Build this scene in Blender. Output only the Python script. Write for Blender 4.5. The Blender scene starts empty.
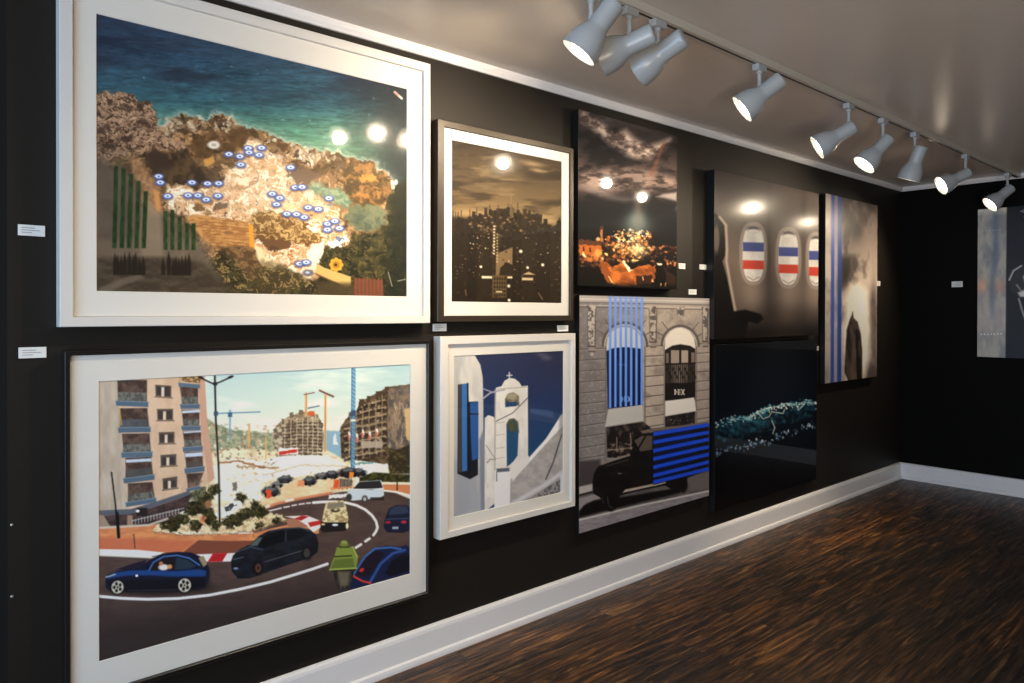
import bpy, bmesh, math, random
import numpy as np
from mathutils import Vector, Matrix
random.seed(4)
S = bpy.context.scene
COL = S.collection
PI = math.pi

# ------------------------------------------------------------------ helpers
def link(o, parent=None):
    COL.objects.link(o)
    if parent is not None:
        o.parent = parent
    return o

def tag(o, label=None, cat=None, group=None, kind=None):
    if label: o['label'] = label
    if cat: o['category'] = cat
    if group: o['group'] = group
    if kind: o['kind'] = kind
    return o

def obj(name, bm, mat, parent=None, smooth=False):
    me = bpy.data.meshes.new(name)
    bmesh.ops.recalc_face_normals(bm, faces=bm.faces)
    bm.to_mesh(me); bm.free()
    me.materials.append(mat)
    if smooth:
        for p in me.polygons: p.use_smooth = True
    return link(bpy.data.objects.new(name, me), parent)

def empty(name, loc=(0, 0, 0)):
    o = bpy.data.objects.new(name, None)
    o.empty_display_size = .1
    o.location = loc
    return link(o)

def add_box(bm, x0, x1, y0, y1, z0, z1, bevel=0.0):
    r = bmesh.ops.create_cube(bm, size=1.0)
    vs = r['verts']
    for v in vs:
        v.co = Vector(((x0 + x1) / 2 + v.co.x * (x1 - x0), (y0 + y1) / 2 + v.co.y * (y1 - y0), (z0 + z1) / 2 + v.co.z * (z1 - z0)))
    if bevel > 0:
        es = list({e for v in vs for e in v.link_edges})
        bmesh.ops.bevel(bm, geom=es, offset=bevel, segments=2, profile=.6, affect='EDGES')
    return bm

def box(*a, **k):
    return add_box(bmesh.new(), *a, **k)

def add_lathe(bm, prof, n=40, M=Matrix.Identity(4), caps=(False, False)):
    """prof: (radius, height) pairs turned about local Z"""
    rings = []
    for r, z in prof:
        rings.append([bm.verts.new(M @ Vector((r * math.cos(2 * PI * i / n), r * math.sin(2 * PI * i / n), z))) for i in range(n)])
    for a, b in zip(rings[:-1], rings[1:]):
        for i in range(n):
            bm.faces.new((a[i], a[(i + 1) % n], b[(i + 1) % n], b[i]))
    if caps[0]: bm.faces.new(rings[0])
    if caps[1]: bm.faces.new(rings[-1])
    return bm

def lin(c):
    c = np.asarray(c, float) / 255.0
    return np.where(c <= .04045, c / 12.92, ((c + .055) / 1.055) ** 2.4)

def rgb(c):
    return tuple(float(x) for x in lin(c)) + (1.0,)

# ------------------------------------------------------------------ materials
def new_mat(name):
    m = bpy.data.materials.new(name); m.use_nodes = True
    nt = m.node_tree
    return m, nt, nt.nodes['Principled BSDF']

def paint_mat(name, col, rough=.5, metal=0.0, bump=0.0, scale=60.0, var=.08, spec=.5):
    m, nt, b = new_mat(name)
    tc = nt.nodes.new('ShaderNodeTexCoord')
    n = nt.nodes.new('ShaderNodeTexNoise'); n.inputs['Scale'].default_value = scale; n.inputs['Detail'].default_value = 4
    nt.links.new(tc.outputs['Object'], n.inputs['Vector'])
    mix = nt.nodes.new('ShaderNodeMix'); mix.data_type = 'RGBA'
    c = rgb(col)
    mix.inputs[6].default_value = tuple(x * (1 - var) for x in c[:3]) + (1,)
    mix.inputs[7].default_value = tuple(min(1, x * (1 + var)) for x in c[:3]) + (1,)
    nt.links.new(n.outputs['Fac'], mix.inputs[0])
    nt.links.new(mix.outputs[2], b.inputs['Base Color'])
    b.inputs['Roughness'].default_value = rough
    b.inputs['Metallic'].default_value = metal
    b.inputs['Specular IOR Level'].default_value = spec
    if bump > 0:
        bp = nt.nodes.new('ShaderNodeBump'); bp.inputs['Strength'].default_value = bump; bp.inputs['Distance'].default_value = .002
        nt.links.new(n.outputs['Fac'], bp.inputs['Height']); nt.links.new(bp.outputs['Normal'], b.inputs['Normal'])
    return m

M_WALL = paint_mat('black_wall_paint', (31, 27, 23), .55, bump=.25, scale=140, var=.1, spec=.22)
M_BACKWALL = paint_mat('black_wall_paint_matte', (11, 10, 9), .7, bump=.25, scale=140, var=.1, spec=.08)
M_CEIL = paint_mat('ceiling_satin_paint', (208, 195, 182), .30, bump=.08, scale=20, var=.03, spec=.55)
M_TRIM = paint_mat('white_gloss_trim', (226, 224, 224), .3, var=.02, spec=.5)
M_WHITE = paint_mat('white_lacquered_frame', (216, 212, 206), .35, var=.015)
M_BLACK = paint_mat('black_frame_wood', (22, 20, 19), .35, var=.1)
M_BRONZE = paint_mat('dark_bronze_frame', (58, 50, 41), .38, metal=.3, var=.08, scale=90)
M_MAT = paint_mat('white_mat_board', (226, 222, 214), .8, var=.012, scale=300, spec=.2)
M_SIDE = paint_mat('dark_panel_edge', (16, 15, 15), .4, var=.1)
M_CARD = paint_mat('white_card', (225, 224, 220), .7, var=.01)
M_INK = paint_mat('grey_ink', (150, 150, 152), .7)
M_LAMP = paint_mat('lamp_white_enamel', (160, 163, 164), .32, var=.02, scale=20)
M_SLOT = paint_mat('track_slot_black', (8, 8, 8), .5)
M_RAIL = paint_mat('track_rail_white', (190, 184, 172), .35, var=.02)
M_SCREW = paint_mat('screw_steel', (190, 190, 190), .3, metal=.6)
M_WIN = paint_mat('window_frame_paint', (70, 70, 72), .5)

def floor_mat():
    m, nt, b = new_mat('dark_oak_planks')
    N, L = nt.nodes.new, nt.links.new
    tc = N('ShaderNodeTexCoord')
    br = N('ShaderNodeTexBrick')
    br.offset = .37; br.inputs['Scale'].default_value = 1
    br.inputs['Brick Width'].default_value = 1.25; br.inputs['Row Height'].default_value = .125
    br.inputs['Mortar Size'].default_value = .0016; br.inputs['Mortar Smooth'].default_value = .3
    br.inputs['Color1'].default_value = (0, 0, 0, 1); br.inputs['Color2'].default_value = (1, 1, 1, 1)
    L(tc.outputs['Object'], br.inputs['Vector'])
    def noise(sx, sy, sc, det, seed, dist=0.):
        mp = N('ShaderNodeMapping'); mp.inputs['Scale'].default_value = (sx, sy, 1); mp.inputs['Location'].default_value = (seed, seed * 1.7, 0)
        L(tc.outputs['Object'], mp.inputs['Vector'])
        off = N('ShaderNodeVectorMath'); off.operation = 'MULTIPLY_ADD'
        L(br.outputs['Color'], off.inputs[0]); off.inputs[1].default_value = (7, 3, 5); L(mp.outputs['Vector'], off.inputs[2])
        n = N('ShaderNodeTexNoise'); n.inputs['Scale'].default_value = sc; n.inputs['Detail'].default_value = det
        n.inputs['Roughness'].default_value = .7; n.inputs['Distortion'].default_value = dist
        L(off.outputs[0], n.inputs['Vector']); return n.outputs['Fac']
    grain = noise(.8, 11, 2.2, 12, 1.0, 1.8)
    streak = noise(2.2, 30, 1.8, 10, 4.0, .9)
    patch = noise(.7, 1.8, 1.1, 5, 9.0, .5)
    cr = N('ShaderNodeValToRGB')
    e = cr.color_ramp.elements
    e[0].position = .38; e[0].color = rgb((17, 12, 9))
    e[1].position = .66; e[1].color = rgb((164, 130, 84))
    a = e.new(.46); a.color = rgb((56, 40, 27))
    a = e.new(.55); a.color = rgb((104, 74, 44))
    L(grain, cr.inputs['Fac'])
    cr2 = N('ShaderNodeValToRGB'); e = cr2.color_ramp.elements
    e[0].position = .40; e[0].color = (.16, .15, .15, 1); e[1].position = .58; e[1].color = (1, 1, 1, 1)
    L(streak, cr2.inputs['Fac'])
    mul = N('ShaderNodeMix'); mul.data_type = 'RGBA'; mul.blend_type = 'MULTIPLY'; mul.inputs[0].default_value = .85
    L(cr.outputs['Color'], mul.inputs[6]); L(cr2.outputs['Color'], mul.inputs[7])
    cr3 = N('ShaderNodeValToRGB'); e = cr3.color_ramp.elements
    e[0].position = .40; e[0].color = (.5, .5, .52, 1); e[1].position = .64; e[1].color = (1.8, 1.35, .85, 1)
    L(patch, cr3.inputs['Fac'])
    mul2 = N('ShaderNodeMix'); mul2.data_type = 'RGBA'; mul2.blend_type = 'MULTIPLY'; mul2.inputs[0].default_value = .9
    L(mul.outputs[2], mul2.inputs[6]); L(cr3.outputs['Color'], mul2.inputs[7])
    gap = N('ShaderNodeMix'); gap.data_type = 'RGBA'; gap.inputs[7].default_value = (.006, .004, .003, 1)
    L(br.outputs['Fac'], gap.inputs[0]); L(mul2.outputs[2], gap.inputs[6])
    L(gap.outputs[2], b.inputs['Base Color'])
    rr = N('ShaderNodeMapRange'); rr.inputs[1].default_value = .35; rr.inputs[2].default_value = .7; rr.inputs[3].default_value = .5; rr.inputs[4].default_value = .27
    L(streak, rr.inputs[0]); L(rr.outputs[0], b.inputs['Roughness'])
    b.inputs['Specular IOR Level'].default_value = .45
    bp = N('ShaderNodeBump'); bp.inputs['Strength'].default_value = .5; bp.inputs['Distance'].default_value = .004
    L(streak, bp.inputs['Height']); L(bp.outputs['Normal'], b.inputs['Normal'])
    return m
M_FLOOR = floor_mat()

def glazing_mat(name, ior=1.45, rough=.02, haze=.13, haze_w=.14):
    """picture glass: transparent pane with a Fresnel reflection"""
    m = bpy.data.materials.new(name); m.use_nodes = True
    nt = m.node_tree; nt.nodes.clear(); N, L = nt.nodes.new, nt.links.new
    out = N('ShaderNodeOutputMaterial'); fr = N('ShaderNodeFresnel'); fr.inputs['IOR'].default_value = ior
    ge = N('ShaderNodeNewGeometry'); mr = N('ShaderNodeMapRange')   # same reflectance from either side of the pane
    mr.inputs[3].default_value = ior; mr.inputs[4].default_value = 1 / ior
    L(ge.outputs['Backfacing'], mr.inputs[0]); L(mr.outputs[0], fr.inputs['IOR'])
    tr = N('ShaderNodeBsdfTransparent'); g1 = N('ShaderNodeBsdfGlossy'); g2 = N('ShaderNodeBsdfGlossy')
    g1.inputs['Roughness'].default_value = rough; g2.inputs['Roughness'].default_value = haze
    mg = N('ShaderNodeMixShader'); mg.inputs[0].default_value = haze_w
    L(g1.outputs[0], mg.inputs[1]); L(g2.outputs[0], mg.inputs[2])
    mx = N('ShaderNodeMixShader'); L(fr.outputs[0], mx.inputs[0]); L(tr.outputs[0], mx.inputs[1]); L(mg.outputs[0], mx.inputs[2])
    L(mx.outputs[0], out.inputs[0])
    return m
M_GLASS = glazing_mat('picture_glass')

def art_mat(name, rough=.5, coat=0.0, coat_rough=.03, spec=.3):
    m, nt, b = new_mat(name)
    a = nt.nodes.new('ShaderNodeVertexColor'); a.layer_name = 'ink'
    nt.links.new(a.outputs['Color'], b.inputs['Base Color'])
    b.inputs['Roughness'].default_value = rough; b.inputs['Specular IOR Level'].default_value = spec
    b.inputs['Coat Weight'].default_value = coat; b.inputs['Coat Roughness'].default_value = coat_rough
    return m
M_PAPER = art_mat('photo_paper', .6, spec=.15)
M_ACRYL = art_mat('acrylic_faced_print', .6, coat=.65, coat_rough=.035, spec=.1)
M_SATIN = art_mat('satin_faced_print', .40, coat=.20, coat_rough=.17, spec=.04)
M_DARK = art_mat('dark_acrylic_print', .6, coat=.4, coat_rough=.03, spec=.05)
M_SEMI = art_mat('semi_matte_print', .45, coat=.3, coat_rough=.25, spec=.3)

# ------------------------------------------------------------------ painting toolkit (fills the ink layer of a print)
def _hash(ix, iy, seed):
    h = (ix.astype(np.int64) * 374761393 + iy.astype(np.int64) * 668265263 + seed * 974711) & 0xffffffff
    h = ((h ^ (h >> 13)) * 1274126177) & 0xffffffff
    return ((h ^ (h >> 16)) & 0xffff) / 65535.0

def vnoise(x, y, seed=0):
    ix, iy = np.floor(x), np.floor(y)
    fx, fy = x - ix, y - iy
    fx = fx * fx * (3 - 2 * fx); fy = fy * fy * (3 - 2 * fy)
    a = _hash(ix, iy, seed); b = _hash(ix + 1, iy, seed); c = _hash(ix, iy + 1, seed); d = _hash(ix + 1, iy + 1, seed)
    return (a * (1 - fx) + b * fx) * (1 - fy) + (c * (1 - fx) + d * fx) * fy

def fbm(x, y, seed=0, oct=4):
    s = 0; w = .5; t = 0
    for k in range(oct):
        s = s + w * vnoise(x * 2 ** k, y * 2 ** k, seed + 17 * k); t += w; w *= .55
    return s / t

def homog(q):
    """unit square (u right, v down) -> quad TL TR BR BL of drawing units"""
    A = []; B = []
    for (u, v), (x, y) in zip(((0, 0), (1, 0), (1, 1), (0, 1)), q):
        A.append([u, v, 1, 0, 0, 0, -u * x, -v * x]); B.append(x)
        A.append([0, 0, 0, u, v, 1, -u * y, -v * y]); B.append(y)
    h = np.linalg.solve(np.array(A, float), np.array(B, float))
    return np.append(h, 1).reshape(3, 3)

class Canvas:
    def __init__(s, quad, nx, ny):
        s.nx, s.ny = nx, ny
        u, v = np.meshgrid(np.linspace(0, 1, nx), np.linspace(0, 1, ny))
        Hm = homog(quad); w = Hm[2, 0] * u + Hm[2, 1] * v + 1
        s.X = ((Hm[0, 0] * u + Hm[0, 1] * v + Hm[0, 2]) / w).ravel()
        s.Y = ((Hm[1, 0] * u + Hm[1, 1] * v + Hm[1, 2]) / w).ravel()
        s.C = np.zeros((nx * ny, 3)); s.aa = .55
    def n(s, sx, sy, seed=0, oct=4, idx=slice(None)):
        return fbm(s.X[idx] / sx, s.Y[idx] / sy, seed, oct)
    def warp(s, amp, scale, seed=5):
        """ragged natural outlines: shapes painted until unwarp() get irregular edges"""
        s.X0, s.Y0 = s.X, s.Y
        s.X = s.X0 + amp * 2 * (fbm(s.X0 / scale, s.Y0 / scale, seed, 4) - .5) * 2
        s.Y = s.Y0 + amp * 2 * (fbm(s.X0 / scale, s.Y0 / scale, seed + 50, 4) - .5) * 2
    def unwarp(s): s.X, s.Y = s.X0, s.Y0
    def put(s, idx, col, a):
        col = np.asarray(col, float)
        a = np.asarray(a, float).reshape(-1, 1) if np.ndim(a) else a
        s.C[idx] = s.C[idx] * (1 - a) + col * a
    def fill(s, col): s.C[:] = col
    def grad(s, stops, axis='y', idx=slice(None), a=1.0):
        t = (s.Y if axis == 'y' else s.X)[idx]; p = [q[0] for q in stops]
        s.put(idx, np.stack([np.interp(t, p, [q[1][k] for q in stops]) for k in range(3)], 1), a)
    def box(s, x0, y0, x1, y1, m=3):
        return np.nonzero((s.X > x0 - m) & (s.X < x1 + m) & (s.Y > y0 - m) & (s.Y < y1 + m))[0]
    def cover(s, pts, soft=None):
        soft = soft or s.aa
        P = np.array(pts, float); idx = s.box(P[:, 0].min(), P[:, 1].min(), P[:, 0].max(), P[:, 1].max(), 1 + 2 * soft)
        x, y = s.X[idx], s.Y[idx]; ins = np.zeros(len(idx), bool); dm = np.full(len(idx), 1e9)
        for (xa, ya), (xb, yb) in zip(P, np.roll(P, -1, 0)):
            if ya != yb:
                c = ((ya > y) != (yb > y)) & (x < (xb - xa) * (y - ya) / (yb - ya) + xa); ins ^= c
            dx, dy = xb - xa, yb - ya; l = dx * dx + dy * dy + 1e-12
            t = np.clip(((x - xa) * dx + (y - ya) * dy) / l, 0, 1)
            dm = np.minimum(dm, (x - xa - t * dx) ** 2 + (y - ya - t * dy) ** 2)
        sd = np.sqrt(dm) * np.where(ins, 1, -1)
        al = np.clip(.5 + sd / (2 * soft), 0, 1); k = al > 0
        return idx[k], al[k]
    def poly(s, pts, col, a=1.0, soft=None, tex=None):
        """tex=(col2, sx, sy, seed, lo, hi): second colour through noise"""
        idx, al = s.cover(pts, soft)
        if not len(idx): return
        c = np.broadcast_to(np.asarray(col, float), (len(idx), 3))
        if tex:
            c2, sx, sy, seed, lo, hi = tex
            t = np.clip((s.n(sx, sy, seed, 4, idx) - lo) / (hi - lo), 0, 1)[:, None]
            c = c * (1 - t) + np.asarray(c2, float) * t
        s.put(idx, c, al * a)
    def rect(s, x0, y0, x1, y1, col, a=1.0, **k): s.poly([(x0, y0), (x1, y0), (x1, y1), (x0, y1)], col, a, **k)
    def line(s, pts, w, col, a=1.0, soft=None):
        soft = soft or s.aa
        P = np.array(pts, float); idx = s.box(P[:, 0].min(), P[:, 1].min(), P[:, 0].max(), P[:, 1].max(), w + 1 + soft)
        if not len(idx): return
        x, y = s.X[idx], s.Y[idx]; dm = np.full(len(idx), 1e9)
        for (xa, ya), (xb, yb) in zip(P[:-1], P[1:]):
            dx, dy = xb - xa, yb - ya; l = dx * dx + dy * dy + 1e-12
            t = np.clip(((x - xa) * dx + (y - ya) * dy) / l, 0, 1)
            dm = np.minimum(dm, (x - xa - t * dx) ** 2 + (y - ya - t * dy) ** 2)
        al = np.clip(.5 + (w / 2 - np.sqrt(dm)) / (2 * soft), 0, 1)
        s.put(idx, col, al * a)
    def ell(s, cx, cy, rx, ry, col, a=1.0, soft=.25, ang=0.0):
        m = max(rx, ry) * (1 + soft) + 1; idx = s.box(cx, cy, cx, cy, m)
        if not len(idx): return
        dx, dy = s.X[idx] - cx, s.Y[idx] - cy
        if ang: dx, dy = dx * math.cos(ang) + dy * math.sin(ang), -dx * math.sin(ang) + dy * math.cos(ang)
        d = np.sqrt((dx / rx) ** 2 + (dy / ry) ** 2)
        s.put(idx, col, np.clip((1 + soft - d) / (2 * soft), 0, 1) * a)
    def glow(s, cx, cy, rx, ry, col, a=1.0, p=1.0):
        d2 = ((s.X - cx) / rx) ** 2 + ((s.Y - cy) / ry) ** 2
        s.put(slice(None), col, a * np.exp(-d2 * p))
    def specks(s, x0, y0, x1, y1, n, cols, r=(.4, 1.0), seed=1, a=1.0, inside=None):
        rd = random.Random(seed)
        for _ in range(n):
            x, y = rd.uniform(x0, x1), rd.uniform(y0, y1)
            if inside and not inside(x, y): continue
            q = rd.uniform(*r); s.ell(x, y, q, q * rd.uniform(.6, 1.1), rd.choice(cols), a * rd.uniform(.5, 1), soft=.5)

def lerp(a, b, t): return a + (b - a) * t
def interp_line(pts, x):
    p = sorted(pts); return float(np.interp(x, [q[0] for q in p], [q[1] for q in p]))

def shoreline():
    return [(97, 97), (130, 97), (140, 103), (152, 108), (158, 122), (159, 132), (166, 126), (176, 119), (186, 117), (196, 121), (206, 122), (216, 116), (224, 116), (234, 122), (244, 128), (254, 130), (266, 133), (278, 138), (288, 143), (297, 146), (309, 148), (322, 150), (334, 152), (344, 155), (352, 156), (362, 158), (372, 161), (379, 166), (385, 172), (392, 179), (390, 186), (388, 194)]

def paint_coast():
    cv = Canvas([(97.7, 20), (405.2, 85.5), (406.7, 295.7), (95, 292)], 500, 430); cv.contrast = 1.1
    cv.grad([(20, (44, 60, 80)), (70, (48, 78, 94)), (105, (52, 96, 102)), (125, (76, 124, 104)), (150, (88, 138, 104)), (200, (52, 92, 80)), (300, (50, 60, 45))])
    cv.C *= (1 - .25 * np.clip((110 - cv.X) / 90 + 1, 0, 1) * 0)[:, None]
    # swell: long flat ripples
    r = cv.n(26, 3.6, 3, 5) * .55 + cv.n(7, 1.3, 5, 4) * .45
    r2 = cv.n(4.2, .9, 6, 4); cv.C *= (.42 + .80 * np.clip(r, .15, .9) + .42 * r2)[:, None]
    d = cv.n(60, 16, 8, 3)
    cv.put(slice(None), (34, 40, 58), np.clip((d - .45) * 2.6, 0, .65) * np.clip((115 - cv.Y) / 40, 0, 1))
    cv.put(slice(None), (38, 38, 40), np.clip((cv.X - 330) / 60, 0, 1) * .82)
    cv.specks(100, 35, 400, 125, 70, [(150, 175, 180), (190, 205, 200)], (.3, .8), 3, .6)
    cv.line([(392.5, 89.5), (399.5, 95.5)], 2.2, (225, 200, 180)); cv.line([(392.5, 89.8), (396, 92.5)], 1, (180, 90, 60))
    cv.warp(2.6, 5.0); sh = shoreline()
    # foam band just outside the rocks
    foam = [(x, y) for x, y in sh if x >= 158]
    for k, (w, a) in enumerate(((12, .18), (7, .3), (3.5, .5))): cv.line(foam, w, (214, 216, 190), a * .7, soft=w * .4)
    land = sh + [(389, 215), (407, 230), (407, 297), (94, 293), (94, 97)]
    cv.poly(land, (146, 106, 66), tex=((66, 44, 24), 6, 5, 11, .40, .68), soft=1.0)
    idx, al = cv.cover(land, 1.0)
    t = cv.n(3.2, 2.6, 23, 4, idx)
    cv.put(idx, (222, 172, 108), al * np.clip((t - .52) * 4, 0, .75))
    t = cv.n(14, 10, 29, 3, idx)
    cv.put(idx, (70, 50, 22), al * np.clip((t - .5) * 3.2, 0, .7))
    # foam and white rock along the shore
    for x0, y0, x1, y1, n, s_ in ((160, 122, 196, 140, 60, 1), (196, 118, 236, 140, 80, 2), (262, 136, 340, 160, 190, 3), (366, 163, 394, 190, 60, 4), (160, 132, 185, 146, 40, 5)):
        cv.specks(x0, y0, x1, y1, n, [(245, 232, 204), (224, 200, 164), (236, 214, 180)], (.8, 2.4), s_, .55, inside=lambda x, y: y < interp_line(sh, x) + 13 and y > interp_line(sh, x) - 2)
    # left headland of pitted rock
    head = [(97, 97), (130, 97), (142, 104), (152, 108), (157, 121), (159, 134), (170, 139), (186, 145), (189, 153), (182, 152), (168, 152), (152, 151), (140, 156), (128, 153), (118, 160), (96, 166)]
    cv.poly(head, (172, 130, 94), tex=((82, 56, 36), 4.2, 2.4, 31, .42, .62), soft=1)
    idx, al = cv.cover(head, 1.0); t = cv.n(2.0, 1.4, 41, 3, idx)
    cv.put(idx, (222, 178, 134), al * np.clip((t - .55) * 4, 0, .7)); cv.put(idx, (56, 38, 28), al * np.clip((.36 - t) * 6, 0, .7))
    for x, y, a, b in ((124, 142, 7, 3), (102, 135, 5, 3), (108, 148, 6, 4), (142, 108, 4, 3.5), (145, 128, 6, 4), (132, 150, 4, 2)): cv.ell(x, y, a, b, (62, 42, 30), .75, soft=.6)
    # dark cliff face and cave
    cv.poly([(143, 156), (152, 151), (163, 155), (170, 160), (176, 150), (186, 152), (196, 165), (215, 172), (222, 180), (200, 184), (178, 184), (162, 184), (152, 176)], (96, 70, 40), tex=((52, 34, 18), 5, 9, 7, .35, .65), soft=1.2)
    cv.poly([(146, 157), (155, 152), (166, 157), (170, 166), (163, 172), (152, 172)], (62, 44, 30), soft=1.5)
    for x, y, a, b in ((212, 136, 5.5, 6), (196, 146, 8, 6), (232, 135, 9, 9), (241, 142, 8, 6), (228, 148, 8, 6), (186, 130, 3, 5), (200, 155, 9, 6), (276, 145, 9, 5), (268, 160, 7, 5)):
        cv.ell(x, y, a, b, (112, 76, 38), .85, soft=.5); cv.ell(x + 1, y + 1, a * .6, b * .6, (70, 46, 24), .6, soft=.6)
    cv.ell(207, 162, 7, 4, (214, 150, 60), .8)
    # bright crowded terraces
    ter = [(163, 190), (176, 184), (196, 190), (218, 186), (226, 170), (238, 160), (240, 148), (248, 137), (256, 140), (262, 150), (276, 158), (284, 162), (292, 172), (300, 186), (312, 192), (324, 197), (334, 206), (336, 216), (342, 226), (348, 236), (344, 243), (330, 246), (318, 243), (310, 262), (314, 276), (304, 280), (290, 277), (276, 270), (262, 258), (254, 244), (247, 224), (226, 220), (200, 220), (184, 216), (168, 208)]
    cv.poly(ter, (246, 220, 178), tex=((200, 142, 84), 6, 4, 51, .42, .60), soft=2.4)
    idx, al = cv.cover(ter, 1.2); t = cv.n(2.3, 1.8, 57, 3, idx)
    cv.put(idx, (255, 246, 226), al * np.clip((t - .52) * 4, 0, .85)); cv.put(idx, (132, 84, 46), al * np.clip((.38 - t) * 8, 0, .8)); t = cv.n(9, 7, 58, 3, idx); cv.put(idx, (196, 138, 78), al * np.clip((t - .5) * 5, 0, .75)); cv.put(idx, (240, 200, 150), al * .25)
    cv.specks(165, 186, 240, 218, 90, [(96, 60, 40), (150, 90, 50), (60, 50, 50), (255, 250, 240), (214, 120, 90)], (.5, 1.5), 9, .85)
    cv.specks(235, 150, 340, 235, 120, [(96, 60, 40), (150, 100, 60), (80, 80, 90), (255, 250, 240), (255, 250, 240)], (.5, 1.8), 10, .85)
    cv.ell(196, 207, 6, 3.5, (110, 72, 36), .8); cv.ell(219, 206, 7, 3.6, (96, 66, 44), .85); cv.ell(206, 213, 6, 3, (140, 104, 54), .8)
    # round pool deck
    cv.ell(240, 181, 11, 6, (206, 150, 90), .9); cv.ell(240, 180, 8, 4, (250, 228, 190), .8)
    for y in (187, 189): cv.line([(228, y - 3), (240, y), (252, y - 6), (255, y - 14)], 1.2, (150, 96, 52), .8)
    # bushy mound in the middle
    md = [(248, 215), (262, 208), (280, 212), (292, 218), (310, 222), (320, 232), (318, 240), (300, 244), (280, 241), (262, 240), (249, 232)]
    cv.poly(md, (206, 164, 96), tex=((122, 82, 38), 3.2, 2.4, 61, .40, .60), soft=1.2)
    cv.line([(250, 232), (266, 239), (290, 242), (312, 240), (322, 234)], 1.6, (120, 78, 40), .8)
    cv.ell(285, 205, 6, 4, (236, 190, 130)); cv.ell(312, 226, 5, 4, (255, 236, 200))
    # inlet and pools
    cv.poly([(303, 186), (314, 181), (326, 184), (340, 189), (349, 197), (344, 206), (334, 203), (322, 195), (312, 191)], (100, 126, 96), tex=((150, 160, 116), 4, 3, 3, .4, .7), soft=1.5)
    cv.poly([(284, 170), (300, 168), (316, 170), (320, 175), (306, 181), (294, 182)], (104, 76, 54), soft=1.2)
    cv.poly([(345, 204), (362, 200), (384, 206), (386, 222), (372, 230), (352, 228), (342, 218)], (118, 118, 84), tex=((84, 92, 70), 7, 5, 3, .35, .7), soft=2.5)
    # scrub on the right-hand slope
    sl = [(386, 190), (407, 176), (407, 297), (320, 297), (314, 262), (322, 246), (346, 246), (352, 232), (372, 232), (386, 224)]
    cv.poly(sl, (74, 66, 34), tex=((40, 40, 22), 7, 6, 71, .35, .6), soft=2)
    idx, al = cv.cover(sl, 2.0); t = cv.n(2.8, 2.2, 73, 4, idx)
    cv.put(idx, (126, 104, 54), al * np.clip((t - .55) * 4, 0, .6)); cv.put(idx, (30, 34, 24), al * np.clip((cv.X[idx] - 378) / 20, 0, .75))
    cv.poly([(350, 160), (372, 162), (386, 174), (389, 188), (380, 200), (362, 204), (346, 196), (338, 180), (340, 166)], (156, 106, 50), tex=((76, 58, 28), 5, 3.4, 77, .38, .6), a=.85, soft=2)
    cv.ell(366, 176, 9, 3.5, (206, 140, 56), .8); cv.ell(360, 192, 9, 3, (196, 128, 52), .7)
    # awnings, path, paved court
    cv.poly([(332, 238), (346, 232), (348, 240), (336, 246), (324, 243)], (250, 236, 210)); cv.ell(338, 237, 4.5, 2.4, (110, 124, 150))
    cv.ell(328, 204.5, 4, 2, (110, 104, 104), .8)
    cv.poly([(251, 237), (262, 246), (276, 251), (290, 244), (286, 240), (262, 236)], (116, 78, 44)); cv.ell(270, 249, 5, 3, (96, 66, 42)); cv.ell(273, 254, 4, 2.5, (196, 140, 80))
    cv.poly([(251, 241), (266, 256), (284, 268), (296, 278), (286, 279), (272, 272), (258, 262), (252, 252)], (240, 206, 150), soft=1)
    for k in range(6): cv.ell(294 - 6.5 * math.sin(.35 + k * .38), 250 + k * 3.0 - 3, 2.6, 1.1, (186, 112, 50), .9)
    cv.poly([(308, 244), (322, 240), (318, 258), (312, 272), (306, 262)], (252, 236, 206), a=.8)
    cv.unwarp()
    # brick house
    cv.poly([(184, 217), (194, 214), (246, 221), (252, 240), (250, 262), (238, 262), (215, 248), (200, 238)], (208, 148, 78), tex=((172, 112, 56), 6, 2, 5, .4, .65), soft=.8)
    for k in range(13):
        y = 222 + k * 3.0; cv.line([(196 + k * 1.6, y - 4), (250, y)], .6, (128, 82, 40), .45)
    for k in range(9): cv.line([(198 + 6 * k, 216), (203 + 6 * k, 250)], .5, (128, 82, 40), .2)
    cv.poly([(215, 246), (240, 245), (252, 248), (256, 262), (246, 282), (236, 276)], (148, 106, 62), tex=((96, 70, 40), 4, 3, 15, .35, .6), soft=1.5)
    cv.poly([(246, 223), (250, 224), (252, 246), (247, 246)], (232, 152, 40))
    cv.ell(226, 232, 5, 2, (140, 90, 50), .7)
    cv.warp(3.2, 5.5, 9)
    # shrubs at the foot of the picture
    cv.poly([(186, 292), (196, 266), (206, 258), (222, 252), (234, 260), (248, 278), (262, 270), (282, 266), (300, 276), (330, 284), (350, 290), (352, 297), (186, 296)], (84, 72, 38), tex=((52, 44, 24), 5, 6, 81, .35, .62), soft=2.5)
    cv.poly([(250, 266), (266, 258), (286, 268), (296, 280), (276, 292), (250, 290)], (88, 70, 38), a=.6, soft=3)
    idx, al = cv.cover([(190, 292), (205, 254), (252, 262), (300, 276), (330, 292)], 2); t = cv.n(2.4, 2.4, 91, 3, idx)
    cv.put(idx, (190, 150, 86), al * np.clip((t - .58) * 5, 0, .7))
    cv.unwarp()
    # grey-beige patch with green bars and cypresses at the lower left of the picture
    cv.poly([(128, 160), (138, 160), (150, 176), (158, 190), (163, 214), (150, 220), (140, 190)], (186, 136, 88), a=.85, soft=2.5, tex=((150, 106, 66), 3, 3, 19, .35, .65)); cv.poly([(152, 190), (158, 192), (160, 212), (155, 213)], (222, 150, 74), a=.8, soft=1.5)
    ov = [(95, 158), (104, 162), (112, 168), (120, 166), (128, 176), (136, 188), (142, 206), (150, 214), (162, 214), (172, 216), (182, 222), (192, 234), (200, 246), (208, 262), (214, 276), (224, 293), (94, 293)]
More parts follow.
